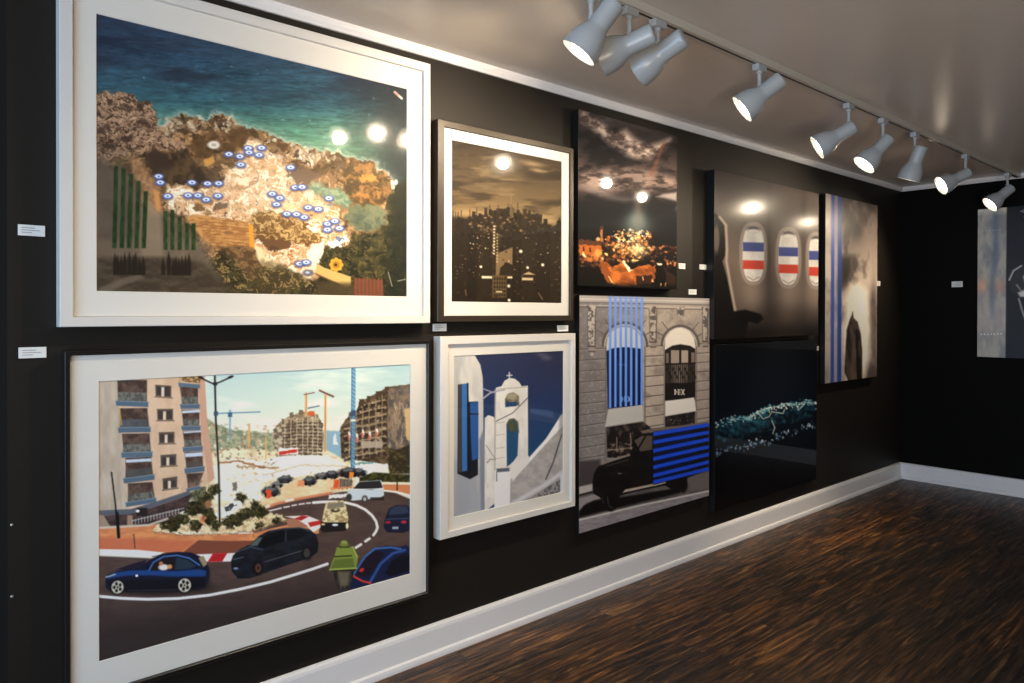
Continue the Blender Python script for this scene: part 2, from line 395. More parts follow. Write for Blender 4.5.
    cv.poly(ov, (116, 98, 78), a=.93, soft=5, tex=((104, 86, 66), 12, 16, 19, .3, .7)); cv.put(cv.box(97, 150, 132, 262, 0), (70, 58, 46), .22)
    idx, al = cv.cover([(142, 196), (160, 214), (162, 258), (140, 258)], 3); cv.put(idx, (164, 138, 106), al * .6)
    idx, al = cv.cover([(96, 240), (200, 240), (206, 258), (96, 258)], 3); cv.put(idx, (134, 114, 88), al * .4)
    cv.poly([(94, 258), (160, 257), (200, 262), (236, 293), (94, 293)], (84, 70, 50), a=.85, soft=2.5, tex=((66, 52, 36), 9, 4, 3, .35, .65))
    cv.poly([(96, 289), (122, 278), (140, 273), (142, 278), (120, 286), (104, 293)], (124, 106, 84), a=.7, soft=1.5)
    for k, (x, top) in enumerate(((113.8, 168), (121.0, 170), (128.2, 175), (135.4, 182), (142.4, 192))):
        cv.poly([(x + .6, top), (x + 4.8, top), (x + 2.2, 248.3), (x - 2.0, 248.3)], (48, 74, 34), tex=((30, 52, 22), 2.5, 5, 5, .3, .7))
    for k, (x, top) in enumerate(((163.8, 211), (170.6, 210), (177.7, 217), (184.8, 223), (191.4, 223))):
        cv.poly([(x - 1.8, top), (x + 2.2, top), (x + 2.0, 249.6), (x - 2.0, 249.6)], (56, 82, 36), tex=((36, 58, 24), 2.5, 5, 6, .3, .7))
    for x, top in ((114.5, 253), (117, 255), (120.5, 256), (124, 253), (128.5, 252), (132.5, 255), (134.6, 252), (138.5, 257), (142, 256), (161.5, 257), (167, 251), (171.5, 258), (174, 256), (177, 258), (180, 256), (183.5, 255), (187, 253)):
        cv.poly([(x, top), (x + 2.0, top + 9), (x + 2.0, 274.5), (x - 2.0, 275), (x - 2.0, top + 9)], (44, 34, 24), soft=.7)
    # terrace stair, flower-shaped pool, roof at lower right
    cv.poly([(315, 262), (322, 266), (349, 275), (349, 284), (343, 285), (312, 272)], (214, 170, 92)); cv.line([(313, 272), (343, 285)], 1, (110, 76, 36))
    for k in range(8): cv.ell(334 + 5 * math.cos(k * PI / 4), 263 + 5 * math.sin(k * PI / 4), 2.2, 2.2, (226, 160, 40))
    cv.ell(334, 263, 3.6, 3.6, (190, 120, 30)); cv.ell(333.5, 263, 1.5, 1.5, (80, 54, 24))
    cv.rect(314, 281, 352, 297, (82, 66, 38), .8, soft=2)
    cv.poly([(352, 276), (381, 278), (383, 297), (352, 296)], (112, 70, 44), a=.9)
    for k in range(8): cv.line([(354 + k * 3.8, 277), (354 + k * 3.8, 296)], 1.6, (140, 66, 46), .8)
    cv.line([(387, 270), (391, 284)], .8, (200, 190, 160), .8); cv.line([(397, 279), (405, 277)], .8, (200, 190, 160), .8)
    cv.glow(262, 190, 55, 26, (255, 244, 220), .22); cv.glow(320, 160, 60, 40, (230, 200, 150), .10)
    # parasols
    um = [(226.7, 154.5), (237.6, 156.5), (238.4, 164.6), (245.8, 148.2), (246.6, 152.4), (157.7, 177.5), (159.3, 183.5), (190.3, 183), (205.5, 183.8), (216.5, 183.4), (166.3, 196.8), (186.4, 195.7), (196, 195.7), (204.2, 199.6), (215.7, 195.7), (259, 147.6), (256.6, 154.7), (288, 166.4), (292.6, 186.3), (299.4, 185.7), (269.6, 193), (277, 197), (273.8, 203.3), (305.6, 206), (315.8, 207.5), (326.3, 196.5), (284.2, 212.7), (293.9, 213), (301.7, 215.8), (325.2, 222.1), (324.9, 228), (332.3, 219.3), (337, 226.4), (297, 262.4), (303.8, 261)]
    for x, y in um:
        cv.ell(x, y + .9, 5.4, 3.4, (84, 56, 50), .6, soft=.3)
        cv.ell(x, y, 5.0, 3.0, (84, 108, 176)); cv.ell(x, y - .3, 3.4, 1.8, (222, 226, 238)); cv.ell(x, y - .1, 1.2, .8, (74, 96, 160))
    cv.ell(305.6, 271.5, 6, 3.5, (110, 100, 100), .9); cv.ell(305, 271, 2.2, 1.2, (180, 190, 214)); cv.ell(211.8, 145.5, 6, 4, (236, 226, 206), .9); cv.ell(212, 145.5, 2.5, 1.6, (190, 170, 140))
    return cv

def paint_harbour():
    cv = Canvas([(98, 380.5), (409, 365.5), (410, 576), (102.5, 656)], 500, 430); cv.contrast = 1.1
    cv.grad([(365, (168, 194, 190)), (400, (194, 208, 194)), (425, (212, 214, 194)), (450, (216, 212, 190))])
    cv.put(slice(None), (228, 228, 206), np.clip((cv.n(40, 9, 3, 4) - .45) * 2, 0, .6)); cv.put(slice(None), (150, 180, 184), np.clip((cv.X - 350) / 110, 0, .4) * np.clip((440 - cv.Y) / 30, 0, 1))
    cv.warp(.8, 2.5)
    # hills and far town
    cv.poly([(203, 416), (214, 424), (230, 430), (252, 432), (272, 434), (300, 438), (330, 432), (350, 436), (350, 470), (200, 480)], (168, 166, 130), tex=((124, 134, 104), 4, 3, 3, .4, .62), soft=1)
    cv.specks(206, 424, 290, 452, 150, [(214, 170, 140), (226, 216, 186), (120, 118, 90), (190, 120, 90)], (.6, 1.6), 5, .8)
    cv.poly([(322, 432), (348, 433), (348, 458), (322, 458)], (136, 170, 184), soft=1); cv.poly([(331, 446), (332.5, 434), (336, 446)], (240, 240, 230))
    # pale quay ground and tents
    cv.poly([(203, 452), (240, 448), (276, 452), (322, 450), (345, 462), (356, 470), (350, 500), (250, 530), (203, 530)], (226, 212, 178), tex=((206, 184, 144), 10, 4, 3, .4, .7), soft=1)
    cv.poly([(258, 462), (276, 456), (322, 456), (345, 466), (330, 474), (290, 478), (250, 482)], (240, 232, 206), soft=1.2)
    cv.specks(203, 446, 276, 470, 90, [(120, 96, 70), (236, 226, 200), (180, 120, 80), (150, 140, 110)], (.6, 1.8), 7, .8)
    cv.poly([(212, 466), (230, 458), (262, 462), (256, 472), (262, 500), (216, 500)], (236, 226, 198)); cv.line([(218, 463), (236, 461), (262, 468)], 2.2, (156, 106, 66), .9); cv.rect(232, 482, 236, 491, (120, 110, 96))
    for k in range(7): cv.line([(236 + k * 6, 466 + .4 * k), (241 + k * 6, 468)], 2, (140, 96, 60), .6)
    # right-hand boat, hedge, wall
    cv.poly([(352, 466), (386, 463), (386, 470), (372, 476), (352, 474)], (220, 226, 216)); cv.line([(354, 465.5), (384, 463.5)], 2, (110, 150, 140))
    cv.specks(220, 468, 340, 500, 120, [(196, 170, 132), (250, 242, 222), (150, 126, 98), (214, 150, 110)], (.5, 1.8), 41, .6); cv.line([(262, 476), (300, 466), (345, 468)], 1.2, (180, 160, 130), .7); cv.line([(258, 484), (280, 474), (318, 472)], 1.0, (250, 244, 226), .8)
    cv.unwarp(); cv.warp(.5, 2.2)
    # construction block A with floors
    A = [(273, 429), (279, 422), (289.6, 416.4), (299, 413), (314.7, 415), (321, 425.8), (321, 452), (299, 457), (296, 452), (277, 453), (273, 448)]
    cv.poly(A, (176, 156, 124), tex=((120, 98, 74), 4, 3, 5, .35, .65))
    cv.specks(273, 414, 321, 456, 120, [(64, 50, 40), (90, 72, 56), (214, 198, 164)], (.5, 1.5), 31, .8, inside=lambda x, y: y > interp_line([(273, 430), (280, 423), (290, 418), (299, 415), (315, 417), (321, 427)], x))
    for x, y0, w_ in ((288, 414, 3), (297, 411.5, 4), (309, 413, 3), (280, 420, 3)): cv.rect(x, y0, x + w_, y0 + 5, (120, 100, 76))
    for k in range(10):
        y = 424 + k * 3.4; cv.line([(279 if k > 0 else 289, y + 1.5), (300, y), (320, y + 1)], 1.5, (74, 60, 50), .85)
    for x in (283, 289, 295, 301, 306, 311, 316): cv.line([(x, 420), (x, 455)], .9, (206, 190, 156), .8)
    cv.poly([(272, 430), (280, 426), (281, 452), (272, 450)], (110, 90, 70), tex=((190, 176, 146), 2.4, 2.4, 8, .4, .6)); cv.rect(306, 413, 313, 417, (206, 96, 44))
    cv.rect(277, 449, 296, 455.5, (242, 236, 222)); cv.poly([(277.5, 452.6), (295.5, 450.2), (295.5, 453.4), (277.5, 455.6)], (206, 56, 40))
    cv.unwarp()
    # cranes
    for x, y0, y1 in ((323.3, 397, 452), (304, 395, 416)):
        cv.line([(x, y0), (x, y1)], 2.3, (222, 166, 96)); cv.line([(x, y0), (x, y1)], .6, (166, 110, 60), .7)
    cv.line([(317.5, 392), (324, 395), (331, 398)], 1.8, (120, 70, 56)); cv.line([(302, 396), (312, 394)], .9, (110, 80, 70)); cv.line([(306, 409.5), (317, 407.3)], 1.1, (90, 100, 130))
    for x in (222, 247): pass
    cv.line([(213, 414), (258, 412.8)], 1.2, (96, 130, 160), .9); cv.line([(228.5, 411), (228.5, 440)], 1.8, (110, 146, 176), .8); cv.rect(226.5, 413, 230.5, 417.5, (66, 96, 130))
    cv.line([(247.5, 425), (247.5, 446)], 1.8, (216, 160, 90)); cv.line([(264.5, 438), (264.5, 460)], 1.8, (216, 170, 100), .8)
    cv.warp(.55, 2.5)
    # construction block B and netted cliff
    B = [(338, 430), (344.5, 419.6), (354, 412.5), (358, 404), (372.7, 396), (386.8, 389), (398, 387.5), (409.5, 386.5), (410, 474), (386, 466), (340, 460)]
    cv.poly(B, (112, 90, 64), tex=((70, 54, 40), 5, 4, 15, .35, .65))
    for k in range(8):
        y = 405 + k * 7.2; cv.line([(343 + max(0, (3 - k)) * 5, y + 4), (366, y), (384, y - 3.2)], 1.5, (176, 156, 122), .8); cv.line([(343 + max(0, (3 - k)) * 5, y + 6.4), (366, y + 2.6), (384, y - .6)], 2.0, (48, 38, 32), .8)
    cv.specks(340, 392, 388, 460, 240, [(44, 34, 28), (60, 46, 36), (190, 168, 130)], (.5, 1.7), 33, .8, inside=lambda x, y: y > interp_line([(338, 432), (344, 421), (354, 414), (358, 405), (373, 397), (388, 390)], x))
    for x, y0, w_ in ((357, 402, 5), (365, 399, 4), (374, 394, 6), (383, 389.5, 4), (347, 415, 4)): cv.rect(x, y0 - 1, x + w_, y0 + 6, (80, 62, 46))
    for x in (348, 354, 360.5, 367, 373.5, 380): cv.line([(x, 455), (x + .3, 417 - (x - 348) * .62)], 1.1, (156, 134, 100), .85)
    cv.poly([(386, 392), (396, 388.5), (409.5, 389), (410, 470), (392, 464), (386, 450)], (140, 118, 92), tex=((90, 82, 78), 4, 7, 25, .35, .65))
    rd = random.Random(3)
    for _ in range(34):
        x, y = rd.uniform(387, 408), rd.uniform(402, 455); cv.line([(x, y), (x + rd.uniform(-3, 3), y + rd.uniform(4, 11))], .6, (190, 172, 146), .6)
    cv.poly([(403, 412), (409.8, 408), (409.8, 444), (405, 442)], (214, 178, 116), a=.8); cv.poly([(386, 450), (396, 452), (409.8, 446), (410, 476), (388, 476)], (56, 48, 32), tex=((96, 84, 46), 3, 3, 6, .5, .7), soft=1)
    cv.rect(359, 443, 381, 449.5, (166, 150, 128)); 
    cv.unwarp()
    cv.line([(351.3, 368), (351.3, 476)], 4.0, (104, 156, 186), .9)
    for k in range(26): cv.line([(349.6, 370 + k * 4), (353, 372.6 + k * 4)], .7, (52, 96, 136), .8)
    cv.line([(349.6, 368), (349.6, 476)], .6, (52, 96, 136), .8); cv.rect(349, 412, 353.6, 418, (60, 84, 116)); cv.rect(349, 421, 353.6, 423, (220, 214, 200))
    for x, y in ((347.5, 437), (355.3, 439), (361.3, 435), (368.2, 437), (375.3, 434)):
        cv.poly([(x - 1.2, y - 4), (x + 1, y - 3), (x + 1.4, y + 2), (x - .8, y + 3)], (232, 216, 204)); cv.poly([(x - 1.4, y), (x + .6, y), (x + .8, y + 4.5), (x - 1.2, y + 4)], (204, 84, 66)); cv.line([(x, y - 6), (x, y + 22)], .5, (190, 180, 160), .7)
    # road surface
    road = [(98, 552), (160, 556), (205, 553), (252, 560), (262, 545), (246, 522), (256, 510), (280, 503), (310, 498), (340, 493), (372, 492), (390, 493), (411, 502), (411, 580), (100, 660)]
    cv.poly(road, (92, 72, 64), tex=((82, 64, 58), 14, 5, 4, .35, .7), soft=.8)
    cv.put(slice(None), (44, 38, 38), np.clip((cv.Y - 570 + (cv.X - 250) * .12) / 60, 0, .7) * (cv.Y > 560))
    cv.poly([(258, 512), (262, 498), (276, 488), (300, 480), (326, 478), (350, 480), (345, 489), (320, 494), (290, 500), (268, 507), (256, 515)], (218, 186, 138), tex=((232, 206, 164), 9, 3, 4, .4, .7), soft=1)
    cv.line([(256, 512), (275, 504), (300, 499), (330, 494)], 2.6, (206, 118, 76), .85); cv.line([(262, 508), (268, 506)], 2, (240, 230, 214)); cv.line([(285, 501.5), (292, 500)], 2, (240, 230, 214))
    cv.poly([(358, 479), (372, 474), (409.8, 477), (409.8, 485), (380, 484), (358, 483)], (84, 78, 38), tex=((44, 44, 22), 3, 2, 9, .35, .6), soft=.8)
    cv.poly([(380, 486), (409.8, 487), (409.8, 497), (392, 494), (380, 492)], (204, 126, 76)); cv.line([(380, 485), (409.8, 485.5)], 2, (222, 208, 178)); cv.line([(383, 492.5), (396, 494), (409.8, 498)], 1.8, (236, 220, 204)); cv.line([(396, 483), (396, 492)], 1.3, (60, 50, 40))
    cv.warp(.9, 3.0)
    # parked cars beyond the bend
    for x, y, w, h, c in ((270, 492, 9, 5, (52, 52, 52)), (284, 480, 7.5, 4, (60, 60, 60)), (276, 485, 6, 3, (110, 110, 104)), (308, 482, 7.5, 4.5, (52, 50, 52)), (320, 477, 7, 3.6, (92, 86, 82)), (331, 476, 7, 4, (44, 42, 46)), (347, 474, 10, 5, (48, 42, 42)), (358, 474, 7, 4, (40, 40, 50))):
        cv.ell(x, y, w, h, c, soft=.2); cv.ell(x - .5, y - h * .45, w * .55, h * .35, (120, 124, 122), .8)
        cv.ell(x - w * .55, y + h * .6, 1.6, 1.6, (24, 22, 24)); cv.ell(x + w * .5, y + h * .6, 1.6, 1.6, (24, 22, 24))
    cv.rect(265, 490, 270, 498, (216, 76, 36)); cv.rect(296, 481, 302, 487, (226, 140, 90)); cv.rect(332, 481, 337.5, 490, (220, 84, 40)); cv.rect(347.5, 474, 352.5, 479, (236, 130, 46)); cv.rect(338, 480, 351, 490, (110, 100, 90), .8)
    for k in range(6): cv.line([(338.5 + 2.3 * k, 480), (338.5 + 2.3 * k, 490)], .6, (50, 46, 44), .8)
    cv.poly([(328, 496.5), (346, 495), (346, 498.5), (328, 500)], (230, 222, 208)); cv.line([(330, 490), (352, 489)], 2.0, (222, 140, 90), .8)
    cv.unwarp()
    # white lane marking round the bend
    W = (234, 226, 214)
    for a in (((261, 512.5), (280, 508.3)), ((283, 507.6), (288, 506.8)), ((291, 506), (295, 505.3)), ((298, 504.9), (303, 504.2)), ((305.5, 503.9), (309, 503.6))): cv.line(a, 1.4, W, .9)
    cv.line([(312, 503.4), (322, 502.8), (333, 502.8), (345, 504), (355, 506.6), (364, 511), (371, 517), (375, 523), (376.5, 529), (375, 533), (372.5, 536.5)], 2.6, W)
    cv.line([(368.5, 540), (364.5, 542.5)], 2.6, W); cv.line([(360, 545.6), (355, 548.6)], 2.6, W)
    cv.line([(101, 591.3), (125, 594), (150, 595.4), (180, 595.3), (210, 592.7), (240, 587.5), (270, 581), (295, 574), (312, 569), (326.5, 564.3)], 2.8, (226, 220, 216))
    # pavement in red brick, kerbs
    cv.poly([(99, 525), (160, 520), (154, 529), (182, 533), (250, 533), (290, 524), (296, 519), (306, 518), (318, 524), (318, 534), (300, 536), (262, 545), (252, 553), (205, 555), (160, 550), (99, 548)], (216, 142, 84), tex=((200, 120, 76), 9, 4, 4, .35, .7))
    cv.poly([(99, 534), (150, 536), (196, 540), (180, 551), (99, 548)], (196, 104, 70), a=.85, soft=2)
    cv.poly([(199, 538.5), (230, 540), (262, 540), (252, 553), (208, 556), (184, 550)], (128, 72, 52))
    cv.poly([(284, 519), (300, 518), (308, 523), (306, 528), (288, 527)], (166, 112, 84))
    cv.poly([(100, 545.5), (140, 547), (165, 550), (158, 555), (150, 553.5), (100, 551)], (226, 216, 204))
    cv.poly([(196, 552.5), (250, 551.5), (246, 560), (202, 560)], (232, 222, 212)); cv.poly([(213, 552), (227.5, 551.5), (222.5, 560), (208, 560)], (186, 34, 40))
    cv.poly([(284, 516.5), (306, 516), (318, 521), (320, 528), (312, 533), (306, 526), (296, 519.5)], (236, 220, 204)); cv.poly([(301, 516), (308, 517), (300, 521), (293, 519)], (180, 36, 40)); cv.poly([(307, 523), (319, 521), (320, 525), (309, 527.5)], (196, 44, 44))
    cv.line([(135.5, 532), (137, 545)], 1.0, (72, 56, 46))
    cv.warp(1.3, 2.6)
    # traffic island
    cv.poly([(154, 529), (160, 522), (186, 514), (230, 510), (252, 510), (280, 515), (285, 520), (262, 528), (230, 532), (200, 531)], (224, 202, 158), tex=((186, 156, 110), 4, 2, 5, .4, .7), soft=.8)
    cv.line([(154, 530), (190, 533), (235, 532.5), (262, 529), (285, 521)], 1.2, (150, 110, 76), .9)
    for x, y, a, b in ((172, 522, 12, 7), (182, 518, 8, 6), (196, 524, 6, 6), (204, 498, 9, 8), (195, 507, 11, 8), (209, 515, 7, 9), (232, 520, 11, 7), (245, 514, 8, 6), (216, 524, 5, 5), (258, 511, 9, 7), (276, 521, 5, 3.5), (214, 489, 6, 5), (240, 498, 6, 5), (254, 503, 4, 3), (259, 525, 5, 3)):
        cv.poly([(x + a * math.cos(t) * (1 + .18 * math.sin(5 * t + x)), y + b * math.sin(t) * (1 + .18 * math.cos(4 * t + y))) for t in np.linspace(0, 2 * PI, 16, endpoint=False)], (74, 66, 34), tex=((36, 34, 20), 2.4, 2.0, int(x), .35, .6), soft=1)
        cv.specks(x - a, y - b, x + a, y + b * .3, int(a * 2), [(128, 116, 64), (108, 96, 50), (150, 136, 84)], (.4, .9), int(x), .8)
    cv.poly([(184, 496), (188, 486), (198, 482), (206, 487), (203, 496), (193, 500)], (118, 116, 84), tex=((64, 66, 40), 2, 3, 3, .4, .6), a=.9, soft=1)
    cv.poly([(215, 512), (224, 504), (236, 500), (243, 502), (240, 508), (226, 516), (217, 517)], (214, 212, 200)); cv.poly([(223, 508), (232, 503), (236, 505), (226, 511)], (72, 72, 68))
    cv.rect(200, 516, 206, 522, (210, 130, 80), .8); cv.ell(208, 503, 4, 4, (196, 130, 90), .7)
    cv.line([(252, 531), (253, 537), (285, 528)], 1, (120, 80, 50), .4)
    cv.unwarp()
    # apartment tower
    cv.poly([(98, 381), (118, 378.5), (133, 508), (99, 512)], (188, 172, 150), tex=((172, 154, 132), 6, 22, 4, .35, .7))
    cv.poly([(116, 378), (178, 375), (196, 378), (203, 400), (213, 480), (190, 492), (158, 501), (130, 508)], (210, 178, 146), tex=((200, 166, 134), 8, 16, 6, .35, .7))
    cv.poly([(196, 376), (203, 377), (206, 420), (214, 478), (208, 482), (200, 430)], (196, 150, 122)); cv.poly([(177, 373), (200, 374), (199, 384), (178, 382)], (196, 158, 104), tex=((120, 90, 60), 2, 2, 4, .4, .6))
    def bal(x0, x1, yt, yb, xs0, xs1, ys, th, tilt, awn=None, rail=(126, 130, 116)):
        cv.poly([(x0, yt), (x1, yt + tilt * .3), (xs1 - 1.5, ys + tilt), (xs0 + 2.5, ys)], (74, 56, 50), tex=((104, 82, 70), 5, 5, int(ys), .4, .7))
        m = lerp(yt, ys, .58); cv.poly([(x0 + 1.5, m), (x1, m + tilt * .6), (xs1 - 1.5, ys + tilt), (xs0 + 1.5, ys)], rail, .75, tex=((86, 90, 86), 2, 3, 3, .4, .6))
        cv.poly([(xs0, ys), (xs1, ys + tilt), (xs1, ys + tilt + th), (xs0 + .8, ys + th)], (84, 104, 120)); cv.line([(xs0 + .4, ys + .2), (xs1, ys + tilt + .2)], .8, (124, 140, 150), .8)
        if awn: cv.poly([(x0 + .5, yt + awn[0]), (x1, yt + awn[0] - 1), (x1 + .6, yt + awn[1] - 1), (x0 + 1, yt + awn[1])], (186, 196, 208))
    bal(117, 146.5, 380, 392, 116, 148, 400.5, 5.0, 1.5); bal(120, 147, 408, 419, 118.5, 150.6, 427, 5, -.2, rail=(86, 100, 110)); bal(122.5, 149.5, 433, 444, 122, 152.7, 451.5, 5.2, -.6)
    bal(126, 151.5, 457, 466, 124.5, 155, 477, 5, -3.5, (1.5, 4.5), (80, 84, 84)); bal(129, 153, 482, 492, 127, 157, 500.5, 4.5, -4.2)
    cv.line([(120, 409), (122, 424)], 1.4, (206, 160, 70), .8)
    bal(178.5, 196.5, 387, 394, 179, 198.5, 404.5, 4.6, 0); bal(180.5, 198.5, 410, 418, 180.5, 199.5, 426, 4.4, 0, (1, 3.6)); bal(182, 200, 431, 438, 182, 202, 447, 4.8, -1, (.6, 2.2)); bal(184, 201.5, 452, 459, 184, 204, 468, 5, -2, (1, 4.8), (96, 80, 70)); bal(186, 203, 473, 479, 186, 200, 488, 3, -3, None, (150, 110, 90))
    cv.poly([(177, 383), (198.5, 385), (198.5, 389), (177.5, 387)], (92, 110, 124))
    for x0, y0, x1, y1, t in ((154.5, 385, 170.3, 396.3, 1.2), (156.5, 409, 172.3, 420, 0), (158.5, 432, 174, 443, -.4), (160.5, 454.5, 176, 465.5, -1), (162.8, 477.5, 177.3, 488.5, -2)):
        cv.poly([(x0, y0), (x1, y0 + t), (x1, y1 + t), (x0 + .6, y1)], (96, 80, 68)); cv.line([(x0, y1 + .7), (x1 + 1, y1 + t + .7)], 1, (86, 70, 60), .8)
        xm = (x0 + x1) / 2 - .4; cv.rect(xm - 1.4, y0 + 2.5, xm + 1.4, y1 + t * .5 - .3, (214, 194, 168)); cv.rect(x0 + 1.6, y0 + 2, xm - 1.8, y1 - 1, (66, 58, 56)); cv.rect(xm + 1.8, y0 + 2, x1 - 1.4, y1 + t - 1, (66, 58, 56))
    cv.poly([(99, 508), (132, 507), (157, 500), (190, 489.5), (190, 494), (156, 505), (132, 513), (99, 513)], (92, 96, 104))
    cv.poly([(104, 513), (132, 512), (156, 505), (192, 493), (186, 508), (172, 516), (160, 522), (104, 524)], (88, 66, 62), tex=((60, 46, 46), 7, 4, 6, .4, .65))
    cv.poly([(100, 512), (106, 513), (113, 524), (100, 524)], (156, 134, 112)); cv.rect(129, 513, 134, 523, (156, 128, 106)); cv.rect(138, 506, 148, 514, (44, 36, 36)); cv.ell(139, 509, 1.8, 1.4, (230, 226, 214))
    for k in range(16): cv.line([(134 + k * 3, 522.5 - k * .7), (134 + k * 3, 518 - k * .7)], .8, (196, 190, 182), .8)
    cv.line([(134, 518.5), (184, 507)], 1, (190, 186, 178), .8); cv.line([(100, 525), (150, 523), (168, 517)], 2.2, (196, 184, 166), .9)
    cv.line([(113, 471), (117, 500), (120.5, 533)], 1.5, (26, 24, 26)); cv.line([(119, 511), (121, 534)], 3, (24, 22, 24))
    # street lamp
    cv.line([(213, 377), (214.5, 420), (218, 470), (219.5, 521)], 1.9, (40, 38, 42)); cv.line([(197, 377.5), (205, 381.5), (212.5, 385), (220, 382), (230, 377.5)], 1.5, (46, 44, 50)); cv.ell(199, 378, 3, 1.2, (40, 38, 42), ang=.4); cv.ell(228.5, 378, 3.2, 1.3, (40, 38, 42), ang=-.35); cv.rect(211.5, 383, 215.5, 386, (40, 38, 42)); cv.rect(212.5, 412, 216.5, 416, (60, 80, 110))
    # light estate car with dark roof
    cv.poly([(345, 497), (347, 491.5), (354, 489), (360, 483), (380, 482), (382, 489), (383, 497), (378, 500), (352, 502), (346, 501)], (190, 200, 202)); cv.poly([(352, 490), (358, 483.5), (379, 482.5), (381.5, 489.5), (370, 491.5)], (46, 44, 44)); cv.line([(353, 491), (382, 490.5)], .7, (230, 232, 230)); cv.ell(347.7, 498.5, 2.8, 3.4, (60, 58, 58)); cv.ell(363.5, 500.6, 3, 3.6, (70, 66, 64)); cv.ell(363.5, 500.6, 1.6, 2, (170, 170, 166)); cv.rect(369, 499, 383, 502, (40, 34, 34), .8)
    # camouflage off-roader
    cv.poly([(325, 503.5), (342, 501.5), (345, 508), (347.5, 520), (346, 524), (324, 525), (321, 521), (323, 510)], (216, 200, 150), tex=((160, 136, 90), 2.6, 2, 5, .45, .6)); cv.poly([(326, 505), (342, 503), (343, 508), (326, 509.5)], (130, 122, 100)); cv.ell(334, 511.5, 4.4, 1.8, (70, 60, 44)); cv.ell(334.5, 510.6, 2, .9, (200, 186, 140))
    cv.poly([(320, 523), (346, 523.5), (347, 529), (344, 532), (322, 533), (319, 530)], (36, 32, 32)); cv.ell(334, 525.8, 3, 1.2, (210, 220, 230)); cv.ell(346, 527, 1.4, 3, (230, 214, 160)); cv.ell(322, 525, 2, 1, (200, 180, 120))
    # dark blue saloon, right
    cv.poly([(384, 520), (388, 510), (396, 507), (406, 507.5), (410, 511), (410, 532), (402, 535), (386, 534), (382.5, 529)], (32, 36, 56)); cv.poly([(389, 511), (396, 508), (406, 508.5), (408, 515), (388, 517)], (52, 62, 86)); cv.ell(387, 524, 3, 1.4, (156, 40, 60)); cv.ell(403, 524, 3, 1.6, (176, 44, 66)); cv.rect(391.5, 528.5, 397.5, 531, (150, 160, 170)); cv.line([(385, 521), (408, 520.5)], .8, (70, 84, 116))
    # black crossover
    cv.poly([(231, 560), (233, 554), (240, 548), (250, 543.5), (259, 535), (268, 530.5), (282, 528), (298, 527.5), (308, 529.5), (315, 535), (317.5, 543), (317, 552), (312, 556), (302, 560), (286, 565), (268, 571), (250, 577), (238, 577), (232, 570)], (34, 38, 46), tex=((24, 26, 32), 7, 4, 6, .35, .65))
    cv.poly([(256, 545), (262, 536.5), (274, 532), (284, 530.5), (284, 541), (262, 548)], (18, 20, 24)); cv.poly([(286, 530.3), (300, 530), (308, 533), (300, 538), (286, 541)], (22, 24, 28)); cv.poly([(249, 545), (258, 537), (262, 537), (257, 545)], (82, 98, 92)); cv.line([(236, 551), (250, 546), (262, 549)], 1.2, (72, 90, 110), .8)
    cv.line([(265, 561), (302, 550.5)], .8, (110, 112, 116), .8); cv.line([(285, 531), (285, 541)], .6, (80, 84, 88)); cv.line([(268, 530.8), (284, 528.5), (300, 528.3), (310, 531)], .8, (84, 96, 110), .8)
    cv.ell(257.5, 567, 5.4, 7, (20, 18, 20)); cv.ell(258, 567, 3, 4.4, (110, 66, 50), .9); cv.ell(258, 567, 1.2, 2, (40, 34, 34)); cv.ell(306, 553, 5.4, 7, (22, 20, 22)); cv.ell(306, 553, 3.2, 4.6, (84, 76, 70), .8); cv.ell(236, 567, 2.4, 1.2, (130, 150, 190), .8); cv.line([(234, 558), (243, 556)], 1, (110, 124, 140), .7)
    # blue coupe with a pale-shirted driver
    cv.ell(160, 584, 48, 7, (26, 22, 24), .7, soft=.3); cv.ell(200, 575, 10, 12, (26, 22, 26), .7, soft=.3)
    cv.poly([(108.5, 575), (111, 570.5), (120, 567), (136, 564.5), (146, 561), (154, 555.5), (164, 551), (178, 549.5), (192, 550.5), (202, 555), (208, 561), (210, 568), (209.5, 578), (205, 585), (192, 588), (130, 588), (114, 587), (109, 583)], (26, 28, 50))
    cv.poly([(109, 575), (116, 569), (132, 567), (150, 567), (176, 568.5), (200, 567), (207, 569), (206, 574), (180, 574), (150, 572), (128, 572)], (30, 70, 130), soft=1); cv.poly([(118, 566), (136, 560), (148, 557), (146, 563), (136, 566)], (40, 32, 50))
    cv.poly([(152, 567), (155, 560), (164, 555.5), (176, 555), (175, 567.5)], (36, 28, 30)); cv.poly([(177.5, 555), (188, 557.5), (197, 564), (190, 566.5), (176, 567)], (42, 58, 70)); cv.line([(151, 567), (155, 559.5), (165, 554), (178, 553), (190, 556), (200, 563)], 1.3, (70, 120, 180)); cv.line([(154, 554), (170, 550.5), (190, 551)], 1, (48, 44, 52), .7)
    cv.ell(165, 564.5, 5, 3, (216, 206, 200)); cv.ell(162.5, 560.8, 2, 2, (190, 120, 80)); cv.ell(171, 564, 2.4, 2.2, (200, 140, 80)); cv.ell(139, 572.2, 1.3, 1.3, (230, 226, 200)); cv.poly([(199, 556), (204, 554), (208, 562), (204, 565)], (150, 132, 96)); cv.line([(109.5, 573), (118, 570.5)], 1.3, (170, 170, 166)); cv.line([(130, 586.2), (180, 586.6)], .7, (90, 84, 84))
    cv.poly([(112, 577), (205, 576), (206, 584), (192, 587), (114, 587)], (20, 20, 26), .75, soft=1.5)
